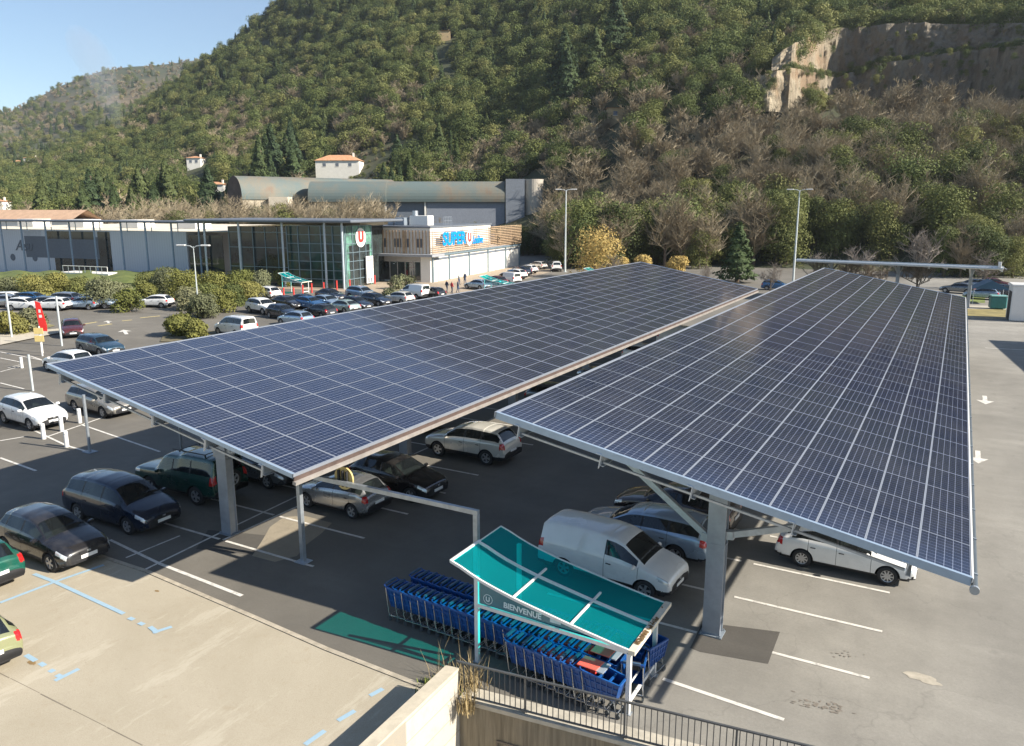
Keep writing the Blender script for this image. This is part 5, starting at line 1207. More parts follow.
def quads_mesh(name,P,N,S,mat,seed,asp=.6):
    """one leaf clump quad per point"""
    r=np.random.RandomState(seed); n=len(P); N=N/np.linalg.norm(N,axis=1,keepdims=True); a=r.normal(size=(n,3)); t=np.cross(N,a); t/=np.linalg.norm(t,axis=1,keepdims=True)+1e-9; b=np.cross(N,t); S=np.array(S).reshape(-1,1)*r.uniform(.6,1.35,(n,1))
    t*=S; b*=S*asp; V=np.stack([P-t-b*.5,P+t*.2-b,P+t+b*.4,P-t*.1+b],1).reshape(-1,3)
    me=bpy.data.meshes.new(name); me.vertices.add(4*n); me.vertices.foreach_set('co',V.ravel()); me.loops.add(4*n); me.loops.foreach_set('vertex_index',np.arange(4*n)); me.polygons.add(n); me.polygons.foreach_set('loop_start',np.arange(0,4*n,4)); me.polygons.foreach_set('loop_total',np.full(n,4)); me.materials.append(mat); me.update(calc_edges=True); return me
def crown_round(seed,h,w,n,leaf,mat,base=.25,lobes=9,name='crown'):
    r=np.random.RandomState(seed); P=[];N=[]
    cs_=[]
    for i in range(lobes):
        a=r.uniform(0,6.28); rr=w*.5*r.uniform(.15,.72); z=h*r.uniform(base+.08,.86); rr*=1-.6*max(0,(z/h-.6)/.4); cs_.append((rr*math.cos(a),rr*math.sin(a),z,w*r.uniform(.17,.33)))
    cs_.append((0,0,h*.62,w*.34))
    tot=sum(c[3]**2 for c in cs_)
    for c in cs_:
        k=int(n*c[3]**2/tot); d=r.normal(size=(k,3)); d/=np.linalg.norm(d,axis=1,keepdims=True); d[:,2]=np.where((d[:,2]<-.3)&(r.uniform(size=k)<.6),-d[:,2],d[:,2])
        rad=c[3]*(1+r.normal(scale=.10,size=(k,1)))*np.where(r.uniform(size=(k,1))<.2,r.uniform(.5,1,(k,1)),1)
        p=np.array(c[:3])+d*rad*np.array([1,1,.85]); P.append(p); N.append(d+r.normal(scale=.42,size=(k,3)))
    return quads_mesh(name,np.concatenate(P),np.concatenate(N),leaf,mat,seed)
def crown_cone(seed,h,w,n,leaf,mat,base=.06,name='crown',power=.9,layers=9):
    r=np.random.RandomState(seed); f=r.uniform(0,1,n)**.75; f=1-f; f=base+(1-base)*f
    f=np.clip(f,base,.995); lay=np.sin(f*layers*6.28)*.16+1; a=r.uniform(0,6.28,n); R_=w/2*((1-f)/(1-base))**power*lay*(1+.22*np.sin(a*3+f*9+seed))*(1-np.abs(r.normal(scale=.16,size=n)))
    P=np.stack([R_*np.cos(a),R_*np.sin(a),f*h],1); N=np.stack([np.cos(a),np.sin(a),np.full(n,.55)],1)+r.normal(scale=.4,size=(n,3)); return quads_mesh(name,P,N,leaf,mat,seed)
def crown_col(seed,h,w,n,leaf,mat,name='crown'):
    r=np.random.RandomState(seed); f=r.uniform(0.02,1,n); a=r.uniform(0,6.28,n); prof=np.sin(np.clip(f,0,1)**.7*3.0)**.6; R_=w/2*prof*(1+.15*np.sin(a*2+f*14))*(1-np.abs(r.normal(scale=.12,size=n)))
    P=np.stack([R_*np.cos(a),R_*np.sin(a),f*h],1); N=np.stack([np.cos(a),np.sin(a),np.full(n,.35)],1)+r.normal(scale=.35,size=(n,3)); return quads_mesh(name,P,N,leaf,mat,seed)
def bare(seed,h,w,mat,n1=7,n2=6,n3=6,th=.05,name='branches',base=.25):
    q=random.Random(seed); mb=MB()
    def twig(a,b,r0,r1):
        d=(b-a); s=d.cross(Vector((q.gauss(0,1),q.gauss(0,1),q.gauss(0,1)))).normalized(); s2=d.cross(s).normalized()
        mb.add([a-s*r0,a+s*r0,b+s*r1,b-s*r1,a-s2*r0,a+s2*r0,b+s2*r1,b-s2*r1],[(0,1,2,3),(4,5,6,7)])
    top=Vector((0,0,h*.55))
    for i in range(n1):
        a0=q.uniform(0,6.28); st=Vector((0,0,h*q.uniform(base,.5))); zz=q.uniform(.32,.95); rr=math.sin(min(1,max(.05,(zz-.12)/.88))*math.pi)**.6*q.uniform(.35,1); e=Vector((math.cos(a0)*w*.5*rr,math.sin(a0)*w*.5*rr,h*zz)); st.z=min(st.z,h*zz*.75); twig(st,e,th*1.6,th*.8)
        for j in range(n2):
            f=q.uniform(.3,1); s=st.lerp(e,f); d=Vector((q.gauss(0,1),q.gauss(0,1),q.uniform(.3,1.8))).normalized()*h*q.uniform(.12,.26); e2=s+d; twig(s,e2,th*.8,th*.45)
            for k in range(n3):
                s3=s.lerp(e2,q.uniform(.2,1)); d3=(d.normalized()+Vector((q.gauss(0,.7),q.gauss(0,.7),q.uniform(0,.8)))).normalized()*h*q.uniform(.06,.14); twig(s3,s3+d3,th*.45,th*.2)
    return mb.mesh(name,mat)
def trunk_mesh(h,r,seed):
    q=random.Random(seed); m=MB(); pts=[(0,0,-.5),(q.uniform(-.1,.1),q.uniform(-.1,.1),h*.5),(q.uniform(-.25,.25),q.uniform(-.25,.25),h)]; m.tube(pts,[r*1.2,r*.8,r*.4],7); return m.mesh('trunk',B_trk)
# prototypes: (trunk mesh, crown mesh) at unit height 10 m
PR={'oak':[(trunk_mesh(5,.3,s),crown_round(s,10,9.5,5500,.19,L_oak,.12,20)) for s in (1,2,3,4)],
    'evergreen':[(trunk_mesh(6,.28,s),crown_round(s,10,7,7500,.145,L_ivy,.04,24)) for s in (11,12,13)],
    'conifer':[(trunk_mesh(9,.28,s),crown_cone(s,10,5.2,3000,.24,L_con)) for s in (21,22)],
    'cypress':[(trunk_mesh(6,.15,s),crown_col(s,10,1.7,900,.24,L_cyp)) for s in (31,32)],
    'bare':[(trunk_mesh(6,.2,s),bare(s,10,7.6,T_brn,22,9,8,.06,base=.12)) for s in (41,42,43,44)],
    'grey':[(trunk_mesh(5,.15,s),bare(s,10,8,T_gry,12,9,8,.055,base=.1)) for s in (51,52)]}
def plant(kind,label,cat,loc,h,group=None,sp=None,var=None,name=None):
    tr,cr=PR[kind][rnd.randrange(len(PR[kind])) if var is None else var]
    t=thing(name or {'oak':'oak_tree','evergreen':'evergreen_tree','conifer':'conifer_tree','cypress':'cypress_tree','bare':'bare_tree','grey':'bare_tree'}[kind],label,cat,loc,rnd.uniform(0,6.28),group); s=h/10; t.scale=(s*(sp or rnd.uniform(.9,1.15)),)*2+(s,)
    inst('trunk',tr,t); inst('branches' if kind in('bare','grey') else 'crown',cr,t); return t
def tz(u,D): return terr(u,D)
LAB={'oak':'rounded dark green evergreen oak on the hillside','evergreen':'ivy green bushy tree along the foot of the slope','conifer':'dark conical conifer rising among rounder trees','cypress':'slender dark cypress on the left hillside','bare':'leafless brown tree on the lower slope','grey':'pale leafless tree behind the third canopy'}
cnt={}
# zones: foot of slope on the right
trees=[]
def scat(kinds,u0,u1,D0,D1,n,h0,h1,seed,dens=None):
    q=random.Random(seed)
    for i in range(n):
        u=q.uniform(u0,u1); D=math.sqrt(q.uniform(D0**2,D1**2)) ; k=q.choices([a for a,_ in kinds],[b for _,b in kinds])[0]
        trees.append((D,u,k,q.uniform(h0,h1)*(1.2 if k in('conifer',) else 1)))
scat([('evergreen',5),('bare',3),('oak',1)],555,1120,146,172,180,8,14,1)
scat([('evergreen',5),('bare',2)],930,1130,127,146,40,7,10,31)
scat([('evergreen',3),('bare',5)],540,1150,172,198,170,8,13,2)
scat([('bare',9),('evergreen',1)],500,1180,196,230,190,7,11,3)
scat([('bare',6),('oak',2)],430,745,228,262,110,7,11,4)
# left: behind the shop
scat([('bare',6),('evergreen',2),('oak',1)],-60,560,218,258,130,7,12,5)
scat([('bare',7),('evergreen',2)],150,400,190,211,60,10,13.5,41)
scat([('bare',3),('evergreen',4)],400,540,184,195,26,6,9,42)
scat([('conifer',4),('oak',4),('bare',2),('cypress',1)],-80,470,262,340,110,9,16,6)
scat([('cypress',1)],150,200,250,330,14,11,17,7); scat([('conifer',1)],270,420,300,350,26,16,24,8); scat([('conifer',1)],60,270,262,330,22,12,19,9); scat([('conifer',1)],540,640,300,345,8,14,22,18)
HOUSES=[(350,300,30),(215,300,18),(228,235,30),(430,340,30),(385,232,200)]
HS=[(349,178),(213,166),(229,191),(2,219),(22,212),(27,152),(45,150),(58,144),(450,38),(608,122)]
HD={}
for hu,hr in HS:
    HD[hu]=float(min(np.arange(222,690,1.0),key=lambda q_:abs(terr(hu,q_)-hz(hr,q_))+abs(q_-240)*.002))
def clear(u,D):
    for hu,hd in HD.items():
        wpx={349:34,213:16,229:22,2:22,22:16,608:10}.get(hu,8)
        if hu==349 and ((-34<u-hu<40 and hd-90<D<hd+12) or (-34<u-hu<78 and abs(D-hd)<15)): return False
        if abs(u-hu)<wpx and hd-60<D<hd+12: return False
    if 225<u<550 and (213 if u<400 else 196)<D<262: return False           # barrel building
    if 318<u<385 and 270<D<312: return False
    if 195<u<262 and 272<D<345 and D<310: return False
    if u>742 and cliffD(u)-14<D<cliffD(u)+15: return False
    return True
trees=sorted(t_ for t_ in trees if clear(t_[1],t_[0])); extra=[]; nb=0
for (D,u,k,h) in trees:
    if k=='bare':
        nb+=1
        if nb>285: extra.append((u,D,h)); continue
    x,y=UD(u,D); base=LAB[k]; side='' 
    if k=='bare': lab='leafless brown tree in the mass behind the supermarket' if u<520 else 'leafless brown tree in the belt below the quarry'
    elif k=='evergreen': lab='bushy ivy green tree at the foot of the slope behind the canopies' if u>520 else 'bushy green tree behind the supermarket roof'
    elif k=='oak': lab='rounded evergreen oak low on the hillside'
    elif k=='conifer': lab='dark conical conifer above the houses'
    else: lab='slender dark cypress on the left hillside'
    if k in('oak','conifer'): lab+=' on the left half' if u<520 else ' on the right half'
    plant(k,lab,'tree',(x,y,tz(u,D)-.3),h,{'bare':'leafless trees on the lower slopes','evergreen':'bushy evergreen trees at the foot of the hill','oak':'evergreen oaks on the hillside','conifer':'conifers on the hillside','cypress':'cypresses on the left hillside'}[k]+(' left' if u<520 else ' right'))
# single trees one can point to
x,y=G(737,282); plant('conifer','lone bright green conifer by the far end of the left canopy','tree',(x,y,0),9.0,sp=1.25,var=0)
T_y=[]
for i,(px,py,w_,h_,lb) in enumerate([(594,274,9.0,7.0,'large golden yellow shrub beside the twin lamp'),(641,268,3.5,3.0,'small golden yellow shrub right of the large one'),(622,268,3,2.4,'smallest golden yellow shrub between the other two'),(676,270,3.8,3.0,'golden yellow shrub at the far edge of left canopy')]):
    x,y=G(px,py+4); t=thing('golden_shrub',lb,'shrub',(x,y,0),0,'golden shrubs by the lamp'); inst('foliage',crown_round(70+i,h_,w_,4000,.15,L_yel,.0,15,'foliage'),t); inst('stem',trunk_mesh(h_*.6,.1,i),t)
for (px,py,h_,lb) in [(985,290,5.5,'pale leafless tree behind the cabin and parked cars'),(915,304,8.5,'broad pale leafless tree behind the third canopy'),(846,298,6.5,'pale leafless tree left of the broad one'),(815,297,5.5,'pale leafless tree next to the far lamp'),(870,298,6,'pale leafless tree between two others'),(706,291,3.4,'tiny leafless street tree beyond the canopy gap'),(610,292,5,'leafless tree beside the golden shrub'),(770,292,4,'low leafless tree beside the lone conifer')]:
    x,y=G(px,py); plant('grey',lb,'tree',(x,y,0),h_,sp=1.0)
# shrubs and hedges in the left car park
SH=[(232,306,2.6,4.5,'ivy','dark bush between the family van and the tower bushes'),(250,302,2.4,4.2,'bush','low bush right behind the white crossovers'),(208,308,3.0,5.0,'ivy','dark green bush just right of the slender lamp foot'),(192,310,2.6,4.4,'bush','yellowish bush left of the slender lamp foot'),(150,292,2.6,5.5,'ivy','dark bush against the pale blue wall'),(172,290,3.0,6,'ivy','dark tall bush against the pale blue wall near the lamp'),(120,304,2.4,4,'bush','loose bush touching the large round one'),(78,296,2.2,4.5,'ivy','dark bush on the edge of the lawn'),(247,292,3.2,5,'ivy','dark bush under the glass wing'),(102,308,3.8,4.6,'bush',"large round olive green bush between the parked cars"),(35,300,3.0,5.5,'bush','wide bush behind the hedge row cars on the far left'),(60,297,3.4,4.0,'bush','tall bush behind the middle of the hedge row'),(10,298,2.8,4.5,'bush','bush at the left edge behind the parked cars'),(130,312,2.6,3.6,'bush','bush right of the large round one'),(183,301,3.4,6.5,'bush','wide bush left of the slender lamp'),(165,297,3.8,5.0,'bush','bush before the pale blue wall panels'),(215,300,3.2,5.5,'bush','bright bush right of the slender lamp'),(238,298,3.4,5.0,'bush','bush below the glass tower left side'),(262,293,3.0,4.5,'bush','bush behind the white crossover'),(285,286,2.6,3.6,'bush','yellow green bush by the entrance'),(222,312,2.2,4.0,'bush','low bush behind the white family van'),(203,318,2.4,4.2,'bush','low bush before the slender lamp'),(178,336,2.0,3.2,'hedge','dense clipped round hedge on the traffic island'),(198,339,1.7,2.8,'bush','smaller loose bush beside the clipped island hedge'),(30,332,2.4,3.4,'bush','orange green bush behind the red banner'),(10,335,2.2,3.6,'bush','orange tinted bush left of the banner'),(150,303,2.6,3.4,'bush','bush half hiding a white car')]
for i,(px,py,h_,w_,k,lb) in enumerate(SH):
    h_*=.88; w_*=.8
    x,y=G(px,py); t=thing('shrub',lb,'shrub',(x,y,0),0,'shrubs around the left car park'); inst('foliage',crown_round(100+i,h_,w_,4200,.11,L_ivy if k=='ivy' else (L_bush if i%3 else L_olive),.0,11,'foliage'),t); inst('stem',trunk_mesh(h_*.5,.07,i),t)
for i,(px,py,h_,w_,lb) in enumerate([(398,289,1.9,2.6,'silvery olive shrub in front of the shop window'),(410,288,1.8,2.4,'silvery shrub beside the olive in front of shop window'),(392,300,1.0,2.6,'low green shrub beside the cream hatchback')]):
    x,y=G(px,py); t=thing('shrub',lb,'shrub',(x,y,0)); inst('foliage',crown_round(140+i,h_,w_,800,.14,L_olive,.0,9,'foliage'),t); inst('stem',trunk_mesh(h_*.5,.05,i),t)
# grass bank in front of the left wing
V=[];Fc=[]; nx,ny=60,8
for j in range(ny+1):
    for i in range(nx+1):
        px=-60+300*i/nx; f=j/ny; a=Vector((*G(px,301-px*.01),0)); bq=Vector((*G(px,281),0)); p_=a.lerp(bq,f); hgt_=1.5*math.sin(min(1,f*1.3)*math.pi/2)*(0 if px<-55 else 1)*min(1,max(0,(215-px)/60)); V.append((p_.x,p_.y,hgt_*(1+.1*math.sin(i*.9))+.012))
for j in range(ny):
    for i in range(nx): Fc.append((j*(nx+1)+i,j*(nx+1)+i+1,(j+1)*(nx+1)+i+1,(j+1)*(nx+1)+i))
me=bpy.data.meshes.new('lawn'); me.from_pydata(V,[],Fc); b=NB('lawn_green'); f=b.noise(.4,6,.7,b.pos()); b.base(b.ramp(f,[(.35,(.07,.10,.02)),(.65,(.15,.17,.04))])).set(Roughness=1); me.materials.append(b.m); me.polygons.foreach_set('use_smooth',[True]*len(me.polygons)); o=bpy.data.objects.new('lawn',me); col.objects.link(o); o['kind']='structure'
sheet('verge',[(160,342),(214,344),(222,332),(168,328)],.06,simple('island_soil',(.14,.12,.07),.95,var=.4))
sheet('verge',[(-40,345),(20,337),(55,326),(40,322),(-40,326)],.05,simple('dry_verge2',(.24,.21,.09),.95,var=.4,scale=.8))
# ------------------------------------------------------------------ far forest: one mass
protoc=bpy.data.collections.new('forest_prototypes')
def solo(name,me): o=bpy.data.objects.new(name,me); protoc.objects.link(o); return o
for i in range(3): solo('a%d'%i,crown_round(200+i,10,10,1500,.33,L_oak,.05,14))
solo('b0',crown_cone(210,13,5.5,800,.42,L_con)); solo('c0',bare(211,9,9,T_brn,14,8,6,.12,base=.03)); solo('d0',crown_col(212,12,2.2,200,.5,L_cyp))
solo('e0',crown_round(213,8,9,900,.40,L_ivy,.0,13))
q=random.Random(99); P_=[];K_=[];S_=[];R_=[]
def nz2(x,y): return NZ.noise(Vector((x*.012,y*.012,3.3)))
def addp(x,y,z,k,s): P_.append((x,y,z)); K_.append(k); S_.append(s); R_.append(q.uniform(0,6.28))
# names sort alphabetically: a0 a1 a2 b0 c0 d0 e0 -> 0..6
for (u,D,h) in extra:
    x,y=UD(u,D); addp(x,y,terr(u,D)-.5,4,h/9*1.0)
for D0_,D1_,n in [(228,300,2400),(300,420,6400),(420,560,8000),(560,720,8600)]:
    for _ in range(n):
        u=q.uniform(-260,1240); D=math.sqrt(q.uniform(D0_**2,D1_**2))
        if not clear(u,D): continue
        if D<262 and u<745: continue
        if D<340 and u<470 and q.random()<.45: continue
        x,y=UD(u,D); z=terr(u,D)
        v=nz2(x,y); r_=q.random()
        if u>742 and D<cliffD(u)-10: k=4 if r_<.85 else 6
        elif u>742 and D<cliffD(u)+25: k=q.choice((0,1,2,6)); 
        elif v>.30 and r_<.6 and u<700: k=4
        elif r_<.10: k=3
        elif r_<.13: k=4
        elif r_<.18 and u<300: k=5
        elif r_<.30: k=6
        else: k=q.choice((0,1,2))
        s=q.triangular(.35,1.15,.62)*(.95 if D<420 else 1.0)
        if D>cliffD(u)+5 and D<cliffD(u)+25 and u>742: s*=.45
        addp(x,y,z-1.0*s,k,s)
for _ in range(5200):
    u=q.uniform(-300,330); D=q.uniform(780,1520); x,y=UD(u,D); z=ridge(u,D); v=nz2(x*.5,y*.5); k=4 if (v>.0 and q.random()<.8) else q.choice((0,1,3,6)); s=q.uniform(.6,1.2)
    addp(x,y,z-1,k,s*(.7 if k==4 else 1))
# plants on the quarry ledge
for _ in range(700):
    u=q.uniform(738,1240); D=cliffD(u)+q.uniform(14,24); x,y=UD(u,D); addp(x,y,terr(u,D)-1.0,q.choice((0,1,2,6,4)),q.uniform(.3,.75))
for _ in range(110):
    u=q.uniform(745,1240); D=cliffD(u)+q.uniform(-3,0); rr_=q.uniform(0,1); x,y=UD(u,D); addp(x,y,lerp(hz(112,D),hz(LROW(u),D),rr_)-1,q.choice((0,1,6,4)),q.uniform(.12,.3))
hd_=HD[349]
for _ in range(260):
    u=q.uniform(318,440); D=hd_+q.uniform(-60,26)
    if abs(u-349)<26 and abs(D-hd_)<9: continue
    x,y=UD(u,D); addp(x,y,terr(u,D)-.6,q.choice((6,6,0,4)),q.uniform(.16,.30))
for _ in range(60):
    u=q.uniform(765,1240); D=cliffD(u)+q.uniform(7,10); rr_=q.uniform(0,1); x,y=UD(u,D); addp(x,y,lerp(hz(LROW(u),D),hz(26,D),rr_)-1,q.choice((0,1,6,4)),q.uniform(.12,.28))
for _ in range(700):
    u=q.uniform(760,1240); ff=ip([745,770,812,850,920,1024,1200],[74,66,76,62,50,38,30])(u); D=cliffD(u)+q.uniform(4,9); x,y=UD(u,D); addp(x,y,hz(ff,cliffD(u))-1.2,q.choice((0,1,4,6)),q.uniform(.16,.34))
me=bpy.data.meshes.new('hillside_forest'); me.from_pydata(P_,[],[])
for nm,ty,data in (('kind','INT',K_),('size','FLOAT',S_),('spin','FLOAT',R_)):
    at_=me.attributes.new(nm,ty,'POINT'); at_.data.foreach_set('value',data)
fo=bpy.data.objects.new('hillside_forest',me); col.objects.link(fo); tag(fo,'dense evergreen and leafless woodland covering the hills behind the car park','woodland',kind='stuff')
ng=bpy.data.node_groups.new('forest','GeometryNodeTree'); ng.interface.new_socket('Geometry',in_out='INPUT',socket_type='NodeSocketGeometry'); ng.interface.new_socket('Geometry',in_out='OUTPUT',socket_type='NodeSocketGeometry')
N=ng.nodes; gi=N.new('NodeGroupInput'); go=N.new('NodeGroupOutput'); ci=N.new('GeometryNodeCollectionInfo'); ci.inputs['Collection'].default_value=protoc; ci.inputs['Separate Children'].default_value=True; ci.inputs['Reset Children'].default_value=True
ip_=N.new('GeometryNodeInstanceOnPoints'); ip_.inputs['Pick Instance'].default_value=True
def named(nm,ty): x=N.new('GeometryNodeInputNamedAttribute'); x.data_type=ty; x.inputs['Name'].default_value=nm; return x.outputs['Attribute']
cr_=N.new('ShaderNodeCombineXYZ'); Lk=ng.links.new
Lk(named('spin','FLOAT'),cr_.inputs[2]); Lk(gi.outputs[0],ip_.inputs['Points']); Lk(ci.outputs[0],ip_.inputs['Instance']); Lk(named('kind','INT'),ip_.inputs['Instance Index']); Lk(cr_.outputs[0],ip_.inputs['Rotation']); Lk(named('size','FLOAT'),ip_.inputs['Scale']); Lk(ip_.outputs[0],go.inputs[0])
fo.modifiers.new('forest','NODES').node_group=ng
# ================================================================== BUILDINGS BEHIND THE SHOP
M_tile=NB('terracotta_tiles'); f=M_tile.noise(1.2,5,.7,M_tile.pos()); M_tile.base(M_tile.ramp(f,[(.35,(.42,.19,.09)),(.65,(.60,.34,.19))])).set(Roughness=.9); M_tile=M_tile.m
M_zinc=NB('weathered_zinc_roof'); p=M_zinc.pos(); f=M_zinc.noise(.12,5,.6,p); sx_=M_zinc.n('ShaderNodeSeparateXYZ'); M_zinc.l(M_zinc.co(),sx_.inputs[0]); sm_=M_zinc.math('GREATER_THAN',M_zinc.math('FRACT',M_zinc.math('MULTIPLY',sx_.outputs[0],.8)),.9); M_zinc.base(M_zinc.mix(M_zinc.math('MULTIPLY',sm_,.4),M_zinc.ramp(f,[(.42,(.11,.145,.14)),(.6,(.17,.155,.12)),(.72,(.17,.11,.07))]),(.12,.15,.15))).set(Roughness=.75); M_zinc=M_zinc.m
def house(label,u,D,row_base,w,d,h,wallm,roofh=1.6,rz=None,windows=3,name='house'):
    D=HD[u]; x,y=UD(u,D); z=terr(u,D)+.3; rz=R(27) if rz is None else rz
    t=thing(name,label,'house',(x,y,z),rz); m=MB(); m.bb(-w/2,w/2,-d/2,d/2,-3,h); wl=m.build('wall_body',wallm,t)
    m=MB(); a,b_=w/2+.5,d/2+.5; m.add([(-a,-b_,h),(a,-b_,h),(a,b_,h),(-a,b_,h),(-a+b_,0,h+roofh),(a-b_,0,h+roofh)],[(0,1,5,4),(1,2,5),(2,3,4,5),(3,0,4),(3,2,1,0)]); rf=m.build('roof',M_tile,t)
    m=MB(); m.bb(w*.3,w*.3+.7,-.3,.4,h+.4,h+roofh+.9); m.build('chimney',wallm,rf)
    for i in range(windows):
        xx=-w/2+w*(i+.7)/(windows+.4); m=MB(); m.bb(xx-.65,xx+.65,-d/2-.05,-d/2-.004,h-2.3,h-1.1); wn=m.build('window',M_bslat,t)
        m=MB(); m.bb(xx-.8,xx+.8,-d/2-.12,-d/2-.055,h-2.42,h-2.31); m.build('sill',M_whitep,wn)
    m=MB(); m.bb(w/2+.004,w/2+.05,-1,0,h-2.4,h-1.1); m.build('window',M_bslat,t)
    return t
house('white two storey house with orange hipped roof above the barrel roofs',349,298,178,18,9,6.4,M_whitep,2.4)
house('small white house with terracotta roof between the cypresses',213,300,166,7,6,3.6,M_whitep,1.0,windows=2)
house('low white house with broad orange roof left of the barrel end',229,262,191,11,8,2.4,M_whitep,1.2,windows=1)
house('pale house showing at the left edge above the shop roof',2,215,219,9,8,5,M_whitep,1.2)
house('white house half hidden by the left conifers',22,232,212,7,7,4.5,M_whitep,1.0,windows=2)
house('tiny white house far away in the left valley',27,520,152,10,8,5,M_whitep,1.5,windows=2)
house('tiny pale house far away right of the white valley one',45,540,150,12,8,3,M_whitep,1.5,windows=2)
house('tiny pale house high in the left valley',58,600,144,10,8,3,M_whitep,1.5,windows=2)
house('ruined ochre stone hut high on the hill',450,520,38,7,6,3,simple('ochre_stone',(.40,.30,.17),.9),.2,windows=0)
house('pale cabin among the conifers on the slope right of centre',608,300,122,5,5,4,simple('ochre_stone',(.40,.30,.17),.9),.3,windows=1)
x,y=UD(48,205); t=thing('long_building','long low building with pale orange tiled roof above the shop roof line','building',(x,y,0),TH); m=MB(); m.bb(-16,14,0,10,0,7.6); m.build('wall_body',M_whitep,t); m=MB(); m.add([(-16.5,-.4,7.6),(14.5,-.4,7.6),(14.5,5,10.4),(-16.5,5,10.4),(-16.5,10.4,7.6),(14.5,10.4,7.6)],[(0,1,2,3),(3,2,5,4)]); m.build('roof',simple('pale_orange_tiles',(.52,.34,.22),.9,var=.15,scale=.6),t,fixn=False)
# barrel vaulted building
BX,BY=UD(228,228); BA=math.atan2(*(np.array(UD(545,228))-np.array(UD(228,228)))[::-1]); BLn=float(np.linalg.norm(np.array(UD(545,228))-np.array(UD(228,228)))); bz=hz(213,228)
t=thing('barrel_building','long building with green grey barrel vaulted zinc roofs and a round end','building',(BX,BY,bz),BA)
sc_=BLn/317.0
def barrel(a,b,r,zc,yo,nm='barrel_roof',mat=None):
    m=MB(); n=20; x0,x1=(a-228)*sc_,(b-228)*sc_; V=[];Fc=[]
    for x in (x0,x1):
        for i in range(n+1): an=math.pi*(-.08+1.16*i/n); V.append((x,yo-r*math.cos(an),zc+r*math.sin(an)))
    m.add(V,[(i,i+1,n+2+i,n+1+i) for i in range(n)]+[tuple(range(n+1)),tuple(range(2*n+1,n,-1))]); return m.build(nm,mat or M_zinc,t,fixn=True)
zr=lambda row:(CAMH+228*E_of(row))-bz

p0=np.array(UD(247,226)); p1=np.array(UD(396,258)); dv_=p1-p0; LL_=float(np.linalg.norm(dv_)); b1=MB(); n=22; ca,sa=math.cos(-BA),math.sin(-BA)
def wl_(p): q_=p-np.array([BX,BY]); return np.array([q_[0]*ca-q_[1]*sa,q_[0]*sa+q_[1]*ca])
q0=wl_(p0); q1=wl_(p1); dn=(q1-q0)/LL_; nn_=np.array([-dn[1],dn[0]]); rB=5.6; zcB=zr(176)-rB; V=[]
for c_ in (q0,q1):
    for i in range(n+1): an=math.pi*(-.05+1.1*i/n); V.append((c_[0]-nn_[0]*rB*math.cos(an),c_[1]-nn_[1]*rB*math.cos(an),zcB+rB*math.sin(an)))
b1.add(V,[(i,i+1,n+2+i,n+1+i) for i in range(n)]); b1.build('barrel_roof',M_zinc,t,fixn=True)
b1=MB(); b1.add([V[i] for i in range(n+1)]+[(V[n][0],V[n][1],-5),(V[0][0],V[0][1],-5)],[tuple(range(n+3))]); b1.build('round_gable',simple('dark_stone',(.10,.075,.06),.95,var=.4,scale=.5),t)
b1=MB(); b1.add([(q0[0]-nn_[0]*5.2,q0[1]-nn_[1]*5.2,-5),(q1[0]-nn_[0]*5.2,q1[1]-nn_[1]*5.2,-5),(q1[0]-nn_[0]*5.2,q1[1]-nn_[1]*5.2,zcB),(q0[0]-nn_[0]*5.2,q0[1]-nn_[1]*5.2,zcB)],[(0,1,2,3)]); b1.build('side_wall',M_conc,t)
barrel(318,392,4.6,zr(181)-4.6,3.5); barrel(391,505,4.6,zr(181)-4.6,4.0)
m=MB(); m.bb((322-228)*sc_,(390-228)*sc_,0.5,9,-4,zr(196)); m.build('wall_body',M_conc,t)
m=MB(); m.bb((283-228)*sc_,(301-228)*sc_,-3.5,1.2,-4,zr(197)); m.build('pale_block',simple('cream_render',(.62,.54,.42),.9,var=.06),t)
m=MB(); m.bb((391-228)*sc_,(430-228)*sc_,1,9,-4,zr(194)); m.build('dark_bays',M_bslat,t)
m=MB(); m.bb((430-228)*sc_,(505-228)*sc_,.5,9,-4,zr(193)); m.build('grey_wall',simple('blue_grey_wall',(.20,.22,.26),.8),t)
m=MB(); m.bb((506-228)*sc_,(524-228)*sc_,-.5,9,-4,zr(179)); m.build('grey_block',simple('blue_grey_wall2',(.17,.19,.22),.8),t)
m=MB(); m.tube([((533-228)*sc_,2.5,-4),((533-228)*sc_,2.5,zr(179))],9.5*sc_,28); m.build('round_tower',simple('pale_concrete_tower',(.42,.38,.32),.9,var=.1),t)
for px in (248,390,428): m=MB(); m.bb((px-228)*sc_,(px-226.5)*sc_,.2,.7,-4,zr(193)); m.build('pillar',M_whitep,t)
x,y=UD(441,300); t=thing('greenhouse','small bright green roofed shed above the barrel building','shed',(x,y,hz(170,300)),0); m=MB(); m.bb(-4,4,-2,2,-2,2); m.build('wall_body',M_conc,t); m=MB(); m.add([(-4.4,-2.6,2),(4.4,-2.6,2),(4.4,2,3.2),(-4.4,2,3.2)],[(0,1,2,3)]); m.build('roof',simple('green_roof',(.05,.38,.20),.5),t)
g=MB()
for (u,D,w_,d_) in [(462,302,20,6),(500,305,12,5)]:
    x,y=UD(u,D); z=hz(165,D); g.box((x,y,z-1),(w_,d_,2),rz=-.4)
o=g.build('terrace',simple('terrace_grass',(.20,.22,.06),1,var=.3,scale=.4)); o['kind']='structure'
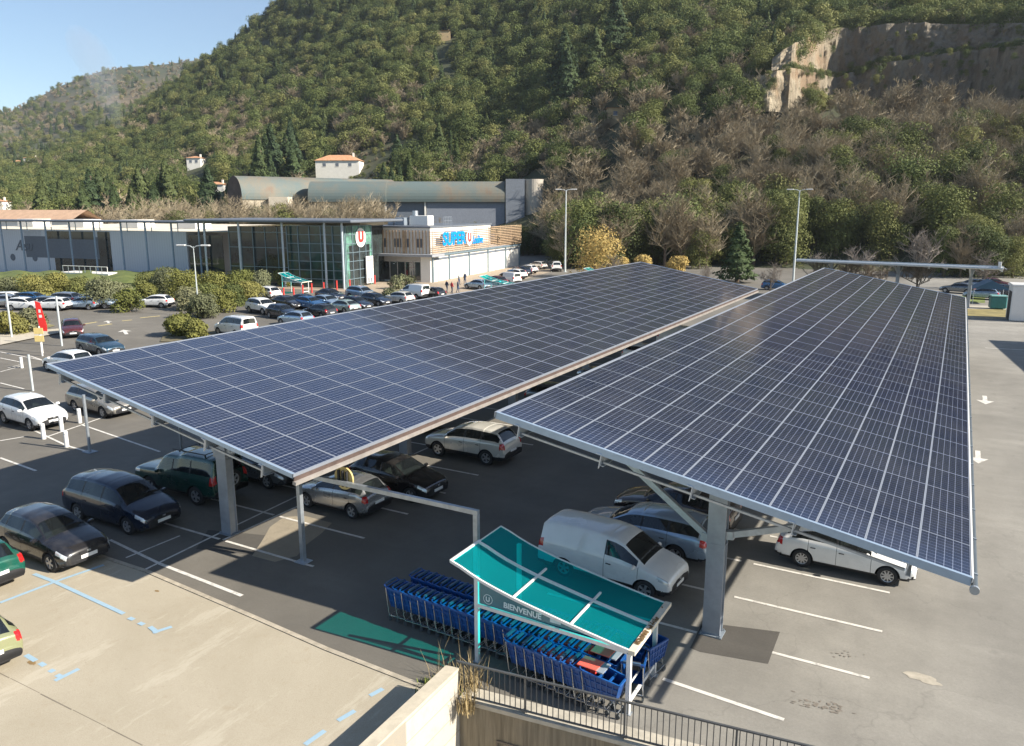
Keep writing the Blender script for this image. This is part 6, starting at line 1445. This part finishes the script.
# pale path on the distant ridge
# ================================================================== AIR
hb=MB(); hb.bb(-1750,900,-80,2000,-4.5,520); hz_o=hb.build('haze',M_white); m_=bpy.data.materials.new('haze_air'); m_.use_nodes=True; nt_=m_.node_tree; nt_.nodes.remove(nt_.nodes['Principled BSDF']); pv=nt_.nodes.new('ShaderNodeVolumePrincipled'); pv.inputs['Color'].default_value=(.80,.88,1,1); pv.inputs['Density'].default_value=.00010; pv.inputs['Anisotropy'].default_value=.3; nt_.links.new(pv.outputs[0],nt_.nodes['Material Output'].inputs['Volume'])
hz_o.data.materials.clear(); hz_o.data.materials.append(m_); hz_o['kind']='stuff'

# thin wisp of smoke over the left valley
m=MB(); pr=[]; 
from mathutils import noise as NZ
n=18; rings=[(0,3),(8,5),(16,7.5),(26,9),(38,12),(50,14),(62,12),(70,4)]; bx,by=UD(143,600); bz0=hz(128,600); V=[];Fc=[]
for i,(h_,r_) in enumerate(rings):
    for k in range(n):
        a_=2*math.pi*k/n; rr=r_*(1+.35*NZ.noise(Vector((math.cos(a_)*1.3,math.sin(a_)*1.3,h_*.08)))); sh_=-(h_**1.2)*.14
        V.append((bx+RT[0]*sh_+rr*math.cos(a_),by+RT[1]*sh_+rr*math.sin(a_),bz0+h_))
for i in range(len(rings)-1):
    for k in range(n): Fc.append((i*n+k,i*n+(k+1)%n,(i+1)*n+(k+1)%n,(i+1)*n+k))
Fc+=[tuple(range(n-1,-1,-1)),tuple(range((len(rings)-1)*n,len(rings)*n))]
m.add(V,Fc); so_=m.build('smoke',M_white); sm=bpy.data.materials.new('smoke_air'); sm.use_nodes=True; t_=sm.node_tree; t_.nodes.remove(t_.nodes['Principled BSDF']); pv=t_.nodes.new('ShaderNodeVolumePrincipled'); pv.inputs['Color'].default_value=(.7,.78,.9,1); pv.inputs['Density'].default_value=.012; t_.links.new(pv.outputs[0],t_.nodes['Material Output'].inputs['Volume']); so_.data.materials.clear(); so_.data.materials.append(sm); tag(so_,'thin blue wisp of smoke rising over the left valley','smoke',kind='stuff')
